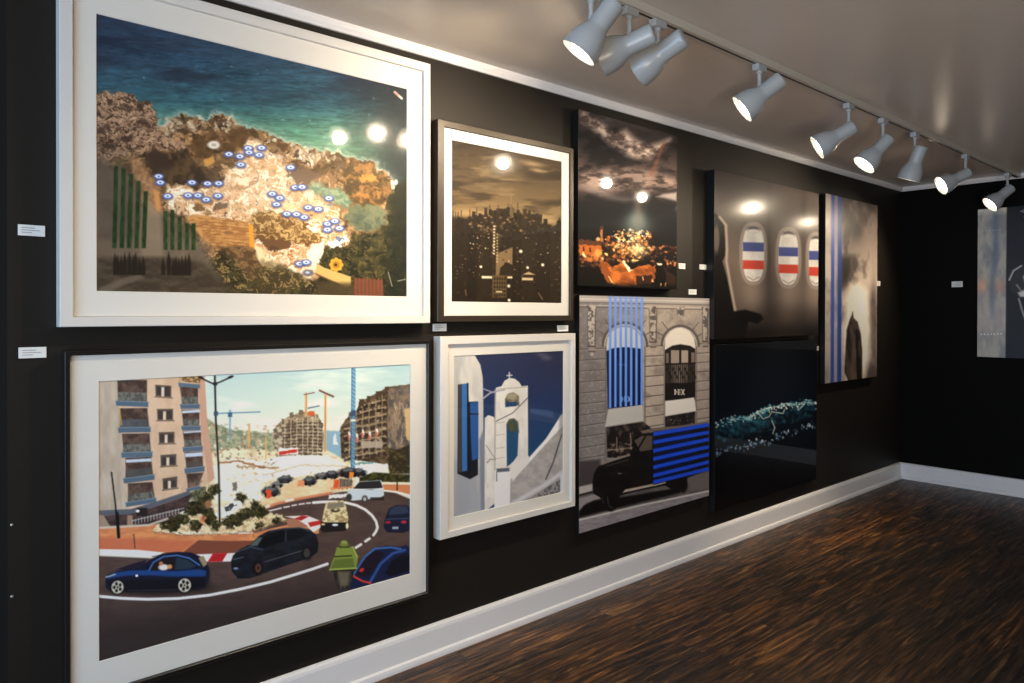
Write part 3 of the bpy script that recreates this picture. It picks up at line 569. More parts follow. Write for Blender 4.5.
    for x, y, r in ((120.5, 583, 5.8), (185.8, 582.5, 6.2)):
        cv.ell(x, y, r * 1.15, r * 1.2, (16, 14, 16)); cv.ell(x, y, r, r * 1.08, (196, 188, 168), soft=.1)
        for k in range(5):
            t = k * 2 * PI / 5 + .6; cv.ell(x + r * .55 * math.cos(t), y + r * .6 * math.sin(t), r * .24, r * .3, (40, 36, 36), soft=.3)
        cv.ell(x, y, 1.0, 1.0, (60, 56, 50))
    # blue sports car at the corner
    cv.poly([(350, 580), (353, 571), (360, 563), (367, 555), (374, 549.5), (386, 547), (398, 549), (405, 547), (411, 551), (411, 577), (352, 593), (349, 588)], (30, 38, 70)); cv.poly([(357, 569), (364, 559), (372, 552), (384, 554), (379, 562), (368, 578), (356, 576)], (36, 28, 40)); cv.line([(352, 576), (364, 558), (374, 550), (390, 549), (400, 551)], 2, (64, 104, 164)); cv.line([(370, 582), (380, 565), (392, 555), (404, 552)], 2.6, (50, 84, 150)); cv.poly([(384, 575), (392, 561), (406, 555), (410, 558), (410, 572), (390, 578)], (24, 24, 36))
    cv.line([(352, 576.5), (362, 582), (370, 584)], 2.0, (206, 60, 56)); cv.ell(361, 571, 2.6, 1.8, (196, 44, 50), ang=-.5); cv.line([(352, 589), (364, 591)], 2, (40, 50, 90))
    # green street lantern, foreground
    cv.poly([(332, 569.5), (354, 569.5), (351.5, 580), (348, 590), (338, 592), (334, 580)], (70, 62, 52), tex=((44, 40, 36), 2, 6, 4, .35, .65)); cv.poly([(337, 572), (349, 572), (347, 586), (340, 587)], (128, 116, 92), .7, soft=1.5); cv.line([(332, 570.5), (354, 570.5)], 2.4, (46, 44, 30)); cv.ell(343, 592, 6, 2.4, (56, 54, 66))
    cv.poly([(331, 563), (333.5, 557), (336, 548), (352, 547.5), (355, 553), (357.5, 557), (355.5, 569.5), (328.5, 570.5)], (126, 140, 56)); cv.poly([(334, 560), (352, 559), (354, 568), (330, 569)], (98, 112, 46)); cv.line([(334, 557.3), (350.5, 556.6)], 1.4, (54, 60, 26)); cv.line([(329, 570), (355.5, 569)], 1.2, (156, 170, 80)); cv.ell(343.3, 545.5, 4.6, 2.2, (116, 130, 54)); cv.ell(343.3, 543.2, 3.2, 1.9, (140, 154, 70)); cv.line([(339, 548), (348, 548)], 1.2, (50, 56, 28)); cv.line([(352, 548), (356, 558)], 1.2, (160, 172, 84))
    return cv

def paint_skyline():
    cv = Canvas([(450.5, 142), (560.5, 160), (561.3, 302.5), (452, 302.5)], 230, 300); cv.contrast = 1.2
    cv.grad([(140, (66, 50, 34)), (165, (90, 72, 48)), (185, (104, 84, 56)), (205, (134, 108, 70)), (216, (150, 124, 82)), (222, (74, 58, 36)), (303, (58, 44, 26))])
    sky = np.clip((222 - cv.Y) / 6, 0, 1)
    cv.put(slice(None), (150, 124, 84), np.clip((cv.n(22, 5, 3, 5) - .5) * 2.4, 0, .6) * sky); cv.put(slice(None), (48, 36, 24), np.clip((cv.n(30, 7, 9, 4) - .5) * 2.6, 0, .6) * sky)
    for x, y, a, b in ((532, 164, 10, 2.2), (536, 170, 6, 1.6), (500, 160, 8, 1.2)): cv.ell(x, y, a, b, (214, 184, 132), .6, soft=.9, ang=.15)
    cv.ell(546, 221, 22, 4.5, (206, 172, 116), .8, soft=.7, ang=.1); cv.ell(470, 214, 16, 3, (190, 156, 104), .5, soft=.8)
    cv.specks(455, 150, 560, 200, 14, [(190, 160, 110)], (.4, .7), 3, .5)
    rd = random.Random(8); D = (52, 38, 22)
    x = 450.0
    while x < 562:
        w = rd.uniform(1.8, 4.2); e = 12 * math.exp(-((x - 510) / 26) ** 2) + 6 * math.exp(-((x - 478) / 12) ** 2) - 8 * max(0, (x - 535) / 26)
        top = 222 - e + rd.uniform(-5, 3); cv.rect(x, top, x + w + .6, 303, (lambda q: tuple(c * q for c in D))(rd.uniform(.8, 1.3)), .95)
        if rd.random() < .4: cv.line([(x + w / 2, top), (x + w / 2, top - rd.uniform(3, 7))], .6, D, .9)
        x += w
    cv.rect(450, 224, 563, 303, (54, 41, 24), .55, soft=4)
    cv.poly([(508, 218), (509.5, 206), (510.3, 198), (511, 206), (513, 218)], (120, 96, 60)); cv.line([(510.3, 194), (510.3, 204)], .6, (150, 122, 80))
    cv.rect(555.5, 220, 561.5, 240, D); cv.poly([(556, 222), (558.5, 216), (561, 222)], D)
    for x0, x1, y0, y1, c in ((452, 466, 236, 300, (50, 38, 22)), (468, 476, 228, 300, (44, 33, 20)), (478, 490, 246, 300, (60, 46, 27)), (492, 500, 232, 280, (66, 50, 30)), (521, 534, 240, 300, (62, 48, 28)), (536, 548, 236, 300, (54, 41, 24)), (549, 561, 244, 300, (60, 46, 28))): cv.rect(x0, y0, x1, y1, c, .8)
    cv.poly([(496, 254), (512, 247), (512, 265), (506, 262), (500, 268), (499, 276), (495.5, 278)], (142, 114, 74)); cv.poly([(500, 276), (502, 266), (508, 263), (516, 266), (517, 276)], (60, 46, 28))
    cv.rect(492.5, 275, 506.5, 297, (112, 88, 56))
    for k in range(5):
        for j in range(5): cv.rect(494 + j * 2.5, 277.5 + k * 4, 495.4 + j * 2.5, 279.8 + k * 4, (52, 38, 24))
    L = [(232, 206, 156), (250, 230, 190), (190, 156, 102), (150, 120, 78)]
    cv.specks(468, 216, 545, 232, 110, [(120, 96, 60), (160, 130, 86), (34, 25, 15), (34, 25, 15)], (.5, 1.6), 21, .9)
    cv.specks(470, 232, 500, 256, 30, L, (.35, .9), 22, .9); cv.specks(500, 228, 560, 262, 34, L, (.3, .8), 23, .8); cv.specks(456, 256, 482, 280, 22, L, (.3, .7), 24, .7); cv.specks(500, 262, 560, 300, 18, L, (.3, .8), 25, .7); cv.specks(454, 226, 560, 300, 120, [(98, 76, 46), (34, 26, 16)], (.5, 1.4), 26, .8)
    for y in range(226, 256, 3): cv.rect(492.8, y, 494.6, y + 1.6, (236, 214, 168)); cv.rect(496, y + 8, 497.6, y + 9.4, (214, 190, 140), .8)
    cv.rect(482, 276, 492, 278.4, (240, 220, 176)); cv.rect(507, 276, 512, 278, (236, 214, 168)); cv.poly([(522, 274), (528, 271), (535, 274)], (200, 170, 120)); cv.rect(521.5, 277, 532.5, 279.6, (226, 200, 150))
    for x, y, r in ((520, 251, 1.6), (542, 264, 1.5), (481, 267, 1.2), (508.5, 285.5, 1.5), (509, 299.5, 1.4), (527, 267, 1.3)): cv.ell(x, y, r, r, (252, 236, 200), soft=.5)
    cv.rect(496, 290.5, 502, 292, (226, 200, 150)); cv.line([(538, 292), (542, 298)], 1, (150, 120, 80)); cv.line([(466, 290), (467, 295)], .8, (150, 120, 80))
    return cv

def paint_nightsky():
    cv = Canvas([(578, 110), (677, 135), (677, 288), (578, 287)], 210, 330); cv.contrast = 1.35
    cv.grad([(108, (110, 92, 80)), (130, (64, 54, 52)), (150, (60, 52, 50)), (172, (104, 84, 74)), (190, (86, 70, 62)), (204, (34, 32, 34)), (222, (22, 26, 30)), (236, (20, 20, 20)), (290, (16, 12, 10))])
    cv.put(slice(None), (30, 26, 28), np.clip((cv.n(18, 9, 3, 4) - .46) * 3.2, 0, .75) * (cv.Y < 205)); 
    cv.poly([(580, 112), (596, 118), (614, 134), (626, 130), (634, 138), (648, 146), (660, 142), (670, 138), (664, 148), (650, 158), (632, 158), (614, 148), (598, 134), (582, 122)], (222, 196, 172), .85, soft=4, tex=((110, 90, 80), 9, 6, 5, .4, .65))
    cv.poly([(578, 176), (600, 170), (626, 168), (650, 172), (677, 176), (677, 186), (650, 192), (620, 190), (600, 194), (578, 186)], (186, 158, 138), .75, soft=5, tex=((84, 68, 60), 11, 4, 6, .4, .65))
    cv.poly([(578, 190), (592, 187), (618, 196), (640, 198), (625, 203), (600, 198)], (150, 134, 124), .45, soft=2.5)
    cv.line([(664, 143), (651, 174)], 2.2, (160, 86, 56), .5, soft=1.5); cv.line([(660, 150), (640, 230)], 3, (140, 104, 82), .3, soft=3)
    cv.poly([(656, 196), (664, 193), (677, 191), (677, 200), (664, 197)], (190, 176, 160), .7, soft=1.5)
    cv.rect(578, 206, 677, 236, (20, 22, 24), .6, soft=6)
    cv.glow(637, 222, 11, 12, (150, 168, 160), .9); cv.glow(638, 210, 5, 24, (150, 130, 110), .5); cv.glow(637, 226, 22, 9, (110, 110, 96), .5)
    cv.warp(.8, 3.0)
    # town
    cv.specks(596, 232, 650, 262, 330, [(226, 140, 66), (190, 104, 44), (255, 214, 140), (120, 66, 30), (30, 20, 14)], (.6, 2.0), 3, .9, inside=lambda x, y: y > 229 + abs(x - 632) * .28)
    cv.specks(650, 245, 677, 268, 120, [(200, 112, 60), (150, 80, 40), (230, 160, 100), (26, 18, 14), (26, 18, 14)], (.6, 1.7), 4, .9)
    cv.specks(584, 240, 677, 268, 110, [(26, 16, 12), (60, 32, 20), (34, 24, 20)], (1.2, 3.2), 5, .9)
    cv.specks(614, 230, 650, 254, 110, [(255, 220, 150), (250, 176, 90), (255, 240, 200)], (.5, 1.5), 6, .95)
    cv.glow(638, 249, 8, 6, (255, 236, 180), .8); cv.glow(627, 250, 16, 9, (220, 140, 66), .35)
    cv.rect(600, 230, 603, 242, (168, 110, 64)); cv.poly([(599.5, 230), (601.5, 226.5), (603.5, 230)], (90, 60, 40))
    cv.poly([(579, 241), (601, 243), (602, 256), (596, 262), (579, 262)], (176, 100, 38)); cv.poly([(579, 240), (600, 242), (602, 246), (579, 246)], (96, 60, 34)); cv.rect(582.5, 248, 584.5, 252, (60, 34, 20)); cv.rect(589, 249, 591, 253, (60, 34, 20)); cv.ell(598, 254, 4, 3.5, (222, 160, 80), .8); cv.poly([(581, 258), (583.5, 252), (586, 258)], (230, 200, 150))
    cv.specks(579, 256, 602, 268, 40, [(190, 120, 60), (40, 26, 18), (120, 74, 40)], (1, 2.4), 8, .9)
    cv.poly([(599, 264), (606, 262), (612, 268), (624, 261), (631, 270), (637, 266), (642, 265), (650, 264), (656, 268), (657, 276), (650, 286), (613, 286), (607, 274)], (196, 116, 46), tex=((140, 78, 30), 8, 6, 4, .35, .7)); cv.poly([(622, 262), (624, 261), (632, 270), (629, 272)], (255, 220, 170)); cv.poly([(598, 266), (606, 262.5), (610, 272), (614, 285), (608, 285)], (150, 84, 34)); cv.line([(609, 277), (614, 285)], 1.6, (240, 190, 120)); cv.poly([(636, 276), (652, 274), (652, 287), (638, 287)], (70, 42, 28))
    cv.poly([(656, 266), (663, 262), (666, 276), (662, 287), (654, 287)], (16, 12, 10)); cv.poly([(664, 266), (676, 276), (676, 287), (668, 286)], (74, 46, 30), .8); cv.rect(578, 268, 600, 287, (20, 12, 8), .85, soft=2)
    for x, y in ((643, 278), (653, 280), (661, 284), (666, 284)): cv.ell(x, y, .8, 2, (220, 170, 110), .9)
    cv.ell(660, 263.5, 2.4, 1.2, (220, 200, 170)); cv.rect(578, 284, 677, 290, (14, 9, 6), .7, soft=2)
    return cv

def paint_church():
    cv = Canvas([(453, 356), (562, 351), (562, 491), (453, 517)], 230, 330)
    cv.grad([(350, (46, 50, 78)), (400, (38, 54, 94)), (440, (32, 66, 108)), (470, (32, 78, 118))])
    cv.put(slice(None), (40, 40, 62), np.clip((cv.X - 500) / 90, 0, .55) * np.clip((400 - cv.Y) / 60, 0, 1))
    cv.poly([(530, 408), (552, 411), (553, 418), (530, 413)], (70, 90, 134), .7, soft=1)
    for x, y in ((543, 357), (546, 359), (539, 354)): cv.ell(x, y, 4, 2, (130, 116, 120), .35, soft=.9)
    W = (232, 222, 206)
    # near wall on the left
    cv.poly([(453, 356), (474, 355), (480, 365), (482.5, 378), (483, 400), (484, 508), (453, 517)], (214, 204, 188), tex=((200, 192, 180), 5, 20, 5, .35, .7))
    cv.poly([(453, 357), (464, 356), (462, 380), (468, 400), (470, 520), (453, 518)], (176, 172, 166), .8, soft=3); cv.poly([(453, 460), (480, 470), (484, 512), (453, 518)], (150, 152, 158), .75, soft=6)
    cv.poly([(479, 440), (483, 430), (487, 450), (486.5, 511), (481, 512), (480, 480)], (128, 132, 142), soft=1.2)
    cv.poly([(459, 379), (461, 368), (470, 392), (478, 402), (466, 404), (462, 390)], (232, 220, 200), .6, soft=2)
    # blue shutters
    cv.poly([(458, 385), (466, 384), (467, 402), (478, 401.5), (478, 474), (470, 478.5), (457.5, 473)], (30, 30, 36)); cv.poly([(461.5, 385), (467, 383.5), (467.2, 470), (462, 471)], (54, 110, 176)); cv.poly([(470, 402.5), (478, 402), (478.3, 458), (472, 460), (470.5, 430)], (40, 88, 156)); cv.line([(469, 414), (478, 414)], 1.2, (20, 24, 36)); cv.line([(467.6, 384), (469, 474)], 1.6, (22, 24, 32)); cv.poly([(458, 385), (461.3, 384.5), (461.8, 471), (458, 472)], (66, 62, 60))
    # bell tower
    cv.poly([(484.5, 418), (488, 415), (493, 416.5), (496, 420), (497, 500), (484.5, 511)], W, tex=((216, 206, 192), 5, 12, 8, .4, .7))
    cv.poly([(494.5, 420), (495.5, 388), (501, 386.5), (504, 381), (509, 378.3), (514, 379), (518.5, 382.5), (521, 386.5), (527, 386), (527.5, 456), (528, 470), (512, 478), (510, 505), (494, 509)], W, tex=((220, 210, 194), 6, 12, 9, .4, .7))
    cv.line([(508.8, 373), (508.8, 379)], 1.1, (214, 206, 196)); cv.line([(506.5, 376), (511.3, 375.6)], 1.1, (214, 206, 196)); cv.line([(497, 389.3), (526, 387.3)], .9, (176, 166, 152)); cv.line([(494.8, 390), (494.6, 480)], 1.3, (170, 160, 146), .8)
    cv.poly([(504.5, 399), (507.5, 394), (513, 392.5), (518, 396), (518.7, 403), (518.5, 405.5), (504.6, 407)], (140, 126, 96), tex=((90, 80, 60), 2, 2, 4, .4, .6)); cv.ell(511.5, 396.5, 5, 3.2, (166, 152, 118)); cv.poly([(505, 402), (516, 402), (516, 406), (505, 407)], (34, 70, 110))
    cv.poly([(506, 424), (509, 419), (513.5, 418.5), (517, 422), (518, 430), (517, 455), (512, 462), (506.5, 466)], (34, 78, 116)); cv.poly([(507, 422), (512, 419), (516, 423), (515.5, 432), (508, 430)], (70, 78, 60)); cv.line([(506.5, 424), (509, 419.5), (513.5, 418.8), (517, 422), (518, 432)], 1.3, (110, 98, 76)); cv.ell(511, 427, 1.8, 5, (88, 84, 50))
    for y in (423, 435, 448, 458): cv.line([(496, y), (504, y - 1.2)], .7, (184, 170, 150), .8)
    cv.line([(483, 398.5), (490, 393), (498, 391), (504, 390)], 1.6, (170, 168, 172)); cv.line([(483, 389), (491, 392)], 1.2, (160, 160, 168)); cv.line([(496, 421), (512, 413), (527, 398), (545, 374), (555, 356)], .8, (54, 50, 60), .8)
    cv.line([(486, 445), (495, 458)], .8, (150, 140, 128)); cv.line([(487, 462), (490, 458.5), (495, 459)], 1, (140, 130, 118))
    # sweeping stair parapet and plaster wall
    cv.poly([(510, 478), (520, 468), (529, 458), (545, 440), (558, 420), (563, 415), (563, 492), (509, 505)], (182, 172, 162), tex=((164, 154, 146), 5, 5, 7, .35, .65))
    cv.poly([(494, 470), (510, 470), (509.5, 505), (495, 508.5)], (232, 226, 218)); cv.poly([(496, 468), (509, 467), (509, 470.5), (497, 471.5)], (90, 96, 104)); cv.line([(496.3, 471), (496.5, 480)], 1, (110, 110, 112)); 
    cv.poly([(511, 478), (529, 456), (545, 438), (559, 416), (563, 412), (563, 424), (548, 440), (530, 460), (512, 480), (514, 468), (518, 462)], (238, 232, 222)); cv.poly([(511, 462), (516, 461), (528, 455), (529, 460), (514, 478), (511, 478)], (226, 218, 206))
    cv.line([(560.5, 434), (552, 462), (545, 478)], 1.3, (72, 70, 76)); cv.poly([(558, 416), (563, 411), (563, 432), (558, 434)], (130, 122, 122), .6, soft=1.5)
    cv.line([(510, 504), (530, 492), (545, 483), (563, 470)], 4.0, (206, 200, 196), soft=1); cv.poly([(516, 503.5), (534, 494), (548, 485), (560, 478), (559, 492)], (150, 142, 138), tex=((96, 90, 88), 2, 2, 5, .48, .62)); cv.poly([(559, 474), (563, 472), (563, 492), (559, 492)], (214, 210, 206))
    return cv

def paint_facade():
    cv = Canvas([(579, 296), (709.5, 297.5), (709, 496), (579, 534)], 270, 430); cv.contrast = 1.18
    cv.grad([(579, (126, 116, 108)), (606, (134, 122, 112)), (645, (176, 156, 132)), (709, (158, 140, 122))], 'x')
    cv.put(slice(None), (104, 94, 86), np.clip((cv.n(16, 12, 4, 4) - .5) * 2, 0, .4)); cv.put(slice(None), (200, 184, 160), np.clip((cv.n(2, 2, 8, 3) - .6) * 2, 0, .25))
    J = (82, 72, 66)
    # cornice
    cv.poly([(579, 296), (709.5, 297.5), (709.5, 304), (579, 303)], (166, 152, 138)); 
    for y, w, c in ((299.5, .8, (206, 194, 178)), (302.8, 1.1, (100, 90, 82)), (305.8, .7, (196, 182, 164)), (307.5, .8, J)): cv.line([(579, y), (709.5, y + 1.2)], w, c, .85)
    # rusticated courses, each line following the street perspective
    for k in range(17):
        y = 347 + k * 11.0; t = (y - 300) / 230
        for xa, xb in ((579, 604.5), (644.5, 663), (696, 709.5)):
            dy = -.30 * t; ya = y + (xa - 579) * dy * .9; yb = y + (xb - 579) * dy * .9
            if y < 480: cv.line([(xa, ya + 3), (xb, yb + 3)], .9, J, .85); cv.line([(xa, ya + 4), (xb, yb + 4)], .6, (200, 184, 162), .35)
    for xa, xb in ((604.5, 606), (643.5, 645.5), (663.3, 664.5), (695.3, 697)): cv.rect(xa, 338, xb, 470, (110, 98, 88), .6)
    # arches with voussoir joints
    for cx, cy, r, rb in ((624.5, 346, 18.5, 22), (680, 345, 15.3, 18.5)):
        arc = [(cx + rb * math.cos(t), cy - (rb * 1.05) * math.sin(t)) for t in np.linspace(0, PI, 22)]
        cv.line(arc, 2.6, (92, 80, 72), .9); arc2 = [(cx + (rb - 1.8) * math.cos(t), cy - (rb - 1.6) * 1.03 * math.sin(t)) for t in np.linspace(0, PI, 22)]; cv.line(arc2, 1.3, (190, 174, 152), .8)
        for t in (.5, .9, 2.24, 2.64): cv.line([(cx + (rb + 2) * math.cos(t), cy - (rb + 2) * math.sin(t)), (cx + (rb + 11) * math.cos(t), cy - (rb + 11) * math.sin(t))], .9, J, .8)
    # scrolled brackets and drops
    for x, y0, y1, w in ((591, 306, 356, 3.6), (652.5, 306, 351, 3.2), (680, 306, 325, 3.0), (705, 306, 350, 2.4)):
        cv.poly([(x - w * 1.5, y0), (x + w * 1.5, y0), (x + w, y0 + 7), (x + w * .8, y1 - 10), (x - w * .8, y1 - 10), (x - w, y0 + 7)], (180, 164, 144), tex=((96, 86, 76), 2, 2.2, int(x), .42, .62)); cv.line([(x + w * 1.2, y0 + 3), (x + w, y1 - 10)], .9, J, .9); cv.line([(x - w * 1.2, y0 + 3), (x - w, y1 - 10)], .7, J, .6)
        if y1 > 330: cv.ell(x + .6, y1 - 6, w, 2.6, (150, 134, 116)); cv.line([(x - w, y1 - 9), (x + w, y1 - 9)], 1.4, J); cv.line([(x - w * .7, y1 - 4), (x + w * .9, y1 - 4)], 1.2, J); cv.ell(x + .6, y1 - 1, 1.8, 2, (168, 150, 130))
    # left window
    cv.poly([(606, 346), (607, 338), (612, 331), (618, 327.8), (624.5, 327), (631, 328), (637, 332), (641.5, 339), (642, 349), (606.3, 352)], (190, 182, 166)); cv.poly([(606, 351.5), (613, 348.5), (625, 347.3), (642, 349), (642, 406), (607.5, 409)], (16, 28, 56)); cv.rect(615, 360, 618.5, 404, (26, 46, 84)); cv.rect(628, 360, 632, 402, (24, 42, 78)); cv.ell(622, 365, 5, 1, (60, 90, 140), .6)
    cv.poly([(608, 410), (642, 405), (642.7, 421), (604.3, 427.5)], (184, 174, 158))
    cv.poly([(606, 428), (642.5, 422), (654, 431), (654, 460), (640, 460), (607, 458)], (30, 24, 22), tex=((86, 70, 56), 4, 5, 8, .5, .7)); cv.specks(608, 444, 642, 458, 60, [(150, 128, 104), (110, 90, 74), (60, 48, 40)], (.7, 1.8), 7, .8); cv.line([(616.5, 438), (616.5, 452)], 1.2, (140, 116, 96)); cv.line([(630, 434), (631, 450)], 1.4, (140, 110, 90)); cv.rect(640, 436, 652, 452, (150, 128, 104), .8); cv.line([(633, 446), (640, 434)], 4, (20, 16, 16))
    cv.line([(607, 451), (641, 447)], 1.2, (170, 146, 118), .7)
    # right window
    cv.poly([(664.5, 347), (665, 338), (670, 331), (676, 327.8), (682, 327.2), (689, 330.5), (693.5, 337), (695, 345), (695, 350), (664.5, 350)], (216, 200, 176)); cv.poly([(664.5, 350), (672, 345.5), (680, 344), (690, 345.5), (695, 348.5), (695, 400), (664.8, 401)], (40, 32, 28)); cv.rect(670.5, 350, 679, 364, (160, 140, 118)); cv.rect(681, 350, 688, 364, (170, 150, 126)); cv.rect(665.5, 353, 668.5, 370, (120, 104, 88)); cv.rect(691, 352, 694.5, 366, (130, 112, 94))
    cv.line([(679.8, 345), (679.8, 384)], 1.1, (20, 18, 18)); cv.rect(665, 364, 695, 383, (130, 112, 94)); 
    rd = random.Random(5)
    for k in range(15):
        x = 666 + k * 2.0; cv.line([(x, 364), (x + .6 * math.sin(k), 383)], .8, (22, 18, 18), .9)
        cv.ell(x + .8, 369 + (k % 3) * 4, 1.4, 1.8, (28, 22, 20), .7, soft=.4)
    for x0, x1 in ((665, 671), (687.5, 695)): cv.rect(x0, 363, x1, 383, (30, 24, 22), .6)
    cv.line([(665, 364.3), (695, 362.8)], 1.3, (22, 18, 18)); cv.poly([(664.8, 384), (695, 382), (695, 397), (664.8, 400)], (34, 27, 24))
    def glyph(x, y, w, h, col):   # the three sign letters
        s_ = 1.0
        cv.rect(x, y, x + s_, y + h, col); cv.line([(x + .5, y + .4), (x + w * .22, y + h * .5), (x + .5, y + h - .4)], .9, col)
        a = x + w * .36; cv.rect(a, y, a + s_, y + h, col)
        for yy in (y + .4, y + h * .5, y + h - .4): cv.line([(a, yy), (a + w * .22, yy)], .8, col)
        b = x + w * .72; cv.line([(b, y), (b + w * .26, y + h)], 1, col); cv.line([(b + w * .26, y), (b, y + h)], 1, col)
    glyph(674.2, 389.5, 10, 5.2, (226, 208, 184)); glyph(620.6, 397.0, 9.5, 5, (150, 170, 210))
    cv.poly([(665, 401.3), (694, 397.3), (696, 411), (665, 416.3)], (214, 202, 182)); cv.poly([(664.8, 417), (695, 411.6), (695, 428), (664.8, 428)], (32, 26, 24), tex=((74, 60, 50), 4, 4, 5, .5, .7)); cv.specks(668, 416, 694, 424, 14, [(170, 150, 126)], (.4, 1.0), 9, .8)
    # pavement and carriageway
    cv.poly([(579, 486), (594, 483), (594, 500), (579, 534), (579, 500)], (122, 112, 106)); cv.poly([(579, 478), (709, 446), (709, 497), (579, 535)], (112, 102, 94), tex=((92, 82, 76), 9, 3, 4, .35, .7))
    cv.poly([(579, 462), (600, 460), (600, 482), (579, 487)], (74, 66, 62), soft=1.5); cv.poly([(579, 487.5), (592, 484.7), (592, 491.5), (579, 495)], (176, 162, 148)); cv.line([(579, 496), (592, 492.5)], 2, (50, 44, 40)); cv.poly([(579, 499), (598, 494), (602, 498), (586, 504), (579, 512)], (150, 138, 128), .9)
    cv.poly([(579, 512), (584, 506), (594, 501), (620, 498), (668, 490), (690, 484), (690, 491), (640, 503), (606, 511), (590, 515), (579, 518)], (16, 13, 13), soft=1.2)
    cv.poly([(579, 521), (709, 491), (709, 497), (579, 535)], (150, 138, 130), tex=((134, 122, 116), 6, 2, 5, .35, .7)); cv.line([(579, 520.5), (640, 506), (709, 491.5)], 1.8, (196, 182, 166)); cv.poly([(686, 478), (709, 472), (709, 489), (680, 494)], (116, 104, 94), .9, soft=1); cv.poly([(692, 468), (709, 463), (709, 470), (694, 474)], (190, 178, 168), soft=.8)
    # old open truck
    K = (17, 14, 14)
    cv.poly([(592.5, 482), (594, 473), (598, 467), (604, 464), (628, 457), (633, 447), (640, 433), (655, 431), (709, 425), (709, 470), (688, 478), (684, 487), (679, 492), (672, 490), (665, 486), (640, 491), (620, 496), (617, 506), (611, 512), (604, 509), (600, 498), (593, 494)], K, tex=((28, 22, 20), 6, 5, 4, .4, .7)); cv.poly([(640, 431.5), (652, 428.5), (682, 425.5), (709, 421), (706, 424), (656, 432.5), (642, 434)], (120, 102, 88)); cv.poly([(634, 441), (641, 436.5), (652, 436), (652, 450), (640, 452)], (110, 92, 76), .85); cv.line([(634, 456), (645, 437)], 1.6, K); cv.line([(602, 464.5), (615, 459.5), (629, 455.5)], 2.0, (138, 122, 108)); cv.line([(606, 466.5), (628, 460.5)], .8, (90, 78, 70))
    cv.poly([(622, 493.5), (625, 490), (654, 484), (653, 486.6), (626, 492.6)], (176, 156, 130)); cv.line([(654, 486), (665, 483)], 1.4, (176, 156, 130)); cv.ell(611, 503, 5.6, 8.2, (14, 12, 12)); cv.line([(607, 497), (608.5, 506), (613, 509.5)], 1, (70, 64, 62)); cv.ell(683, 485, 4.4, 8, (14, 12, 12)); cv.ell(619.5, 474, 2, .6, (130, 120, 112), .8); cv.line([(602, 497), (603, 504)], 1, (60, 54, 52))
    # blue bars
    cv.poly([(653, 432), (688, 427.5), (695, 436), (697, 452), (692, 468), (653, 484)], (12, 24, 72), .7, soft=1)
    for ya, yb in ((434.3, 424.8), (442.5, 432.4), (451.0, 439.4), (459.2, 447.0), (467.6, 454.6), (476.0, 462.2), (482.6, 469.0)): cv.poly([(653, ya - 1.6), (709, yb - 1.9), (709, yb + 1.9), (653, ya + 2.2)], (26, 80, 204))
    for k in range(7):
        x = 609.6 + k * 5.27; cv.poly([(x - 1.25, 296), (x + 1.25, 296), (x + 1.35, 408.5 - k * .55), (x - 1.15, 408.6 - k * .55)], (104, 146, 216))
    return cv

def paint_cabin():
    cv = Canvas([(714, 171), (818, 192), (818, 334), (714, 340)], 220, 300)
    cv.grad([(168, (76, 64, 56)), (195, (92, 78, 68)), (225, (78, 65, 56)), (262, (92, 76, 64)), (285, (70, 56, 46)), (320, (48, 38, 31)), (342, (34, 27, 23))])
    for x in (768, 803): cv.glow(x, 262, 3.4, 60, (44, 36, 30), .7)
    for cx in (752.5, 788, 815): cv.glow(cx, 275, 14, 34, (168, 140, 116), .5); cv.glow(cx, 296, 13, 16, (196, 166, 140), .35)
    cv.glow(735, 300, 12, 60, (130, 108, 90), .35)
    def port(cx, cy, rx, ry, by, ry_):
        sup = lambda k, a, b: [(cx + a * np.sign(math.cos(t)) * abs(math.cos(t)) ** .75, cy + b * np.sign(math.sin(t)) * abs(math.sin(t)) ** .75) for t in np.linspace(0, 2 * PI, 44, endpoint=False)]
        cv.poly(sup(0, rx + 2.4, ry + 2.6), (178, 154, 132), .8, soft=1.6); cv.poly(sup(0, rx + .8, ry + .8), (96, 80, 68), .8, soft=.8); cv.poly(sup(0, rx, ry), (216, 202, 182), soft=.8)
        cv.poly(sup(0, rx - 2.2, ry - 2.4), (206, 192, 172), soft=.8, tex=((226, 214, 196), 8, 10, 3, .3, .7))
        cv.ell(cx, cy - ry + 4.2, rx * .62, 3.6, (74, 62, 56), soft=.35); cv.ell(cx, cy - ry + 6.4, rx * .62, 2.2, (212, 198, 178), soft=.3)
        cv.rect(cx - rx + .5, by, cx + rx - .5, by + 9, (62, 72, 128)); cv.rect(cx - rx + .5, ry_, cx + rx - .5, ry_ + 8.8, (206, 62, 40))
        cv.line([(cx - rx * .55, cy + ry - 5), (cx, cy + ry - 1.8), (cx + rx * .55, cy + ry - 5)], 1, (150, 120, 96), .8)
    port(752.8, 253.5, 11, 28.5, 242.5, 260.5); port(787.8, 256.8, 10.3, 27.8, 246.5, 263.8); port(815.5, 259, 7.5, 26, 249.5, 265.8)
    # seat silhouette
    cv.poly([(714, 214), (718, 217), (723, 224), (725, 240), (725, 256), (722, 262), (727, 280), (733, 310), (736, 334), (737, 340), (713, 342)], (20, 16, 14)); cv.line([(719, 218), (725.5, 226), (726.5, 250), (726, 262), (731, 290), (736, 316)], 2.2, (170, 146, 122), .9, soft=1); cv.ell(716, 240, 3, 14, (120, 100, 84), .6)
    cv.poly([(733, 312), (745, 310), (760, 314), (763, 319), (757, 324), (748, 322), (745, 340), (736, 340)], (16, 13, 11), soft=1.2); cv.rect(714, 326, 818, 342, (22, 17, 14), .7, soft=5)
    return cv

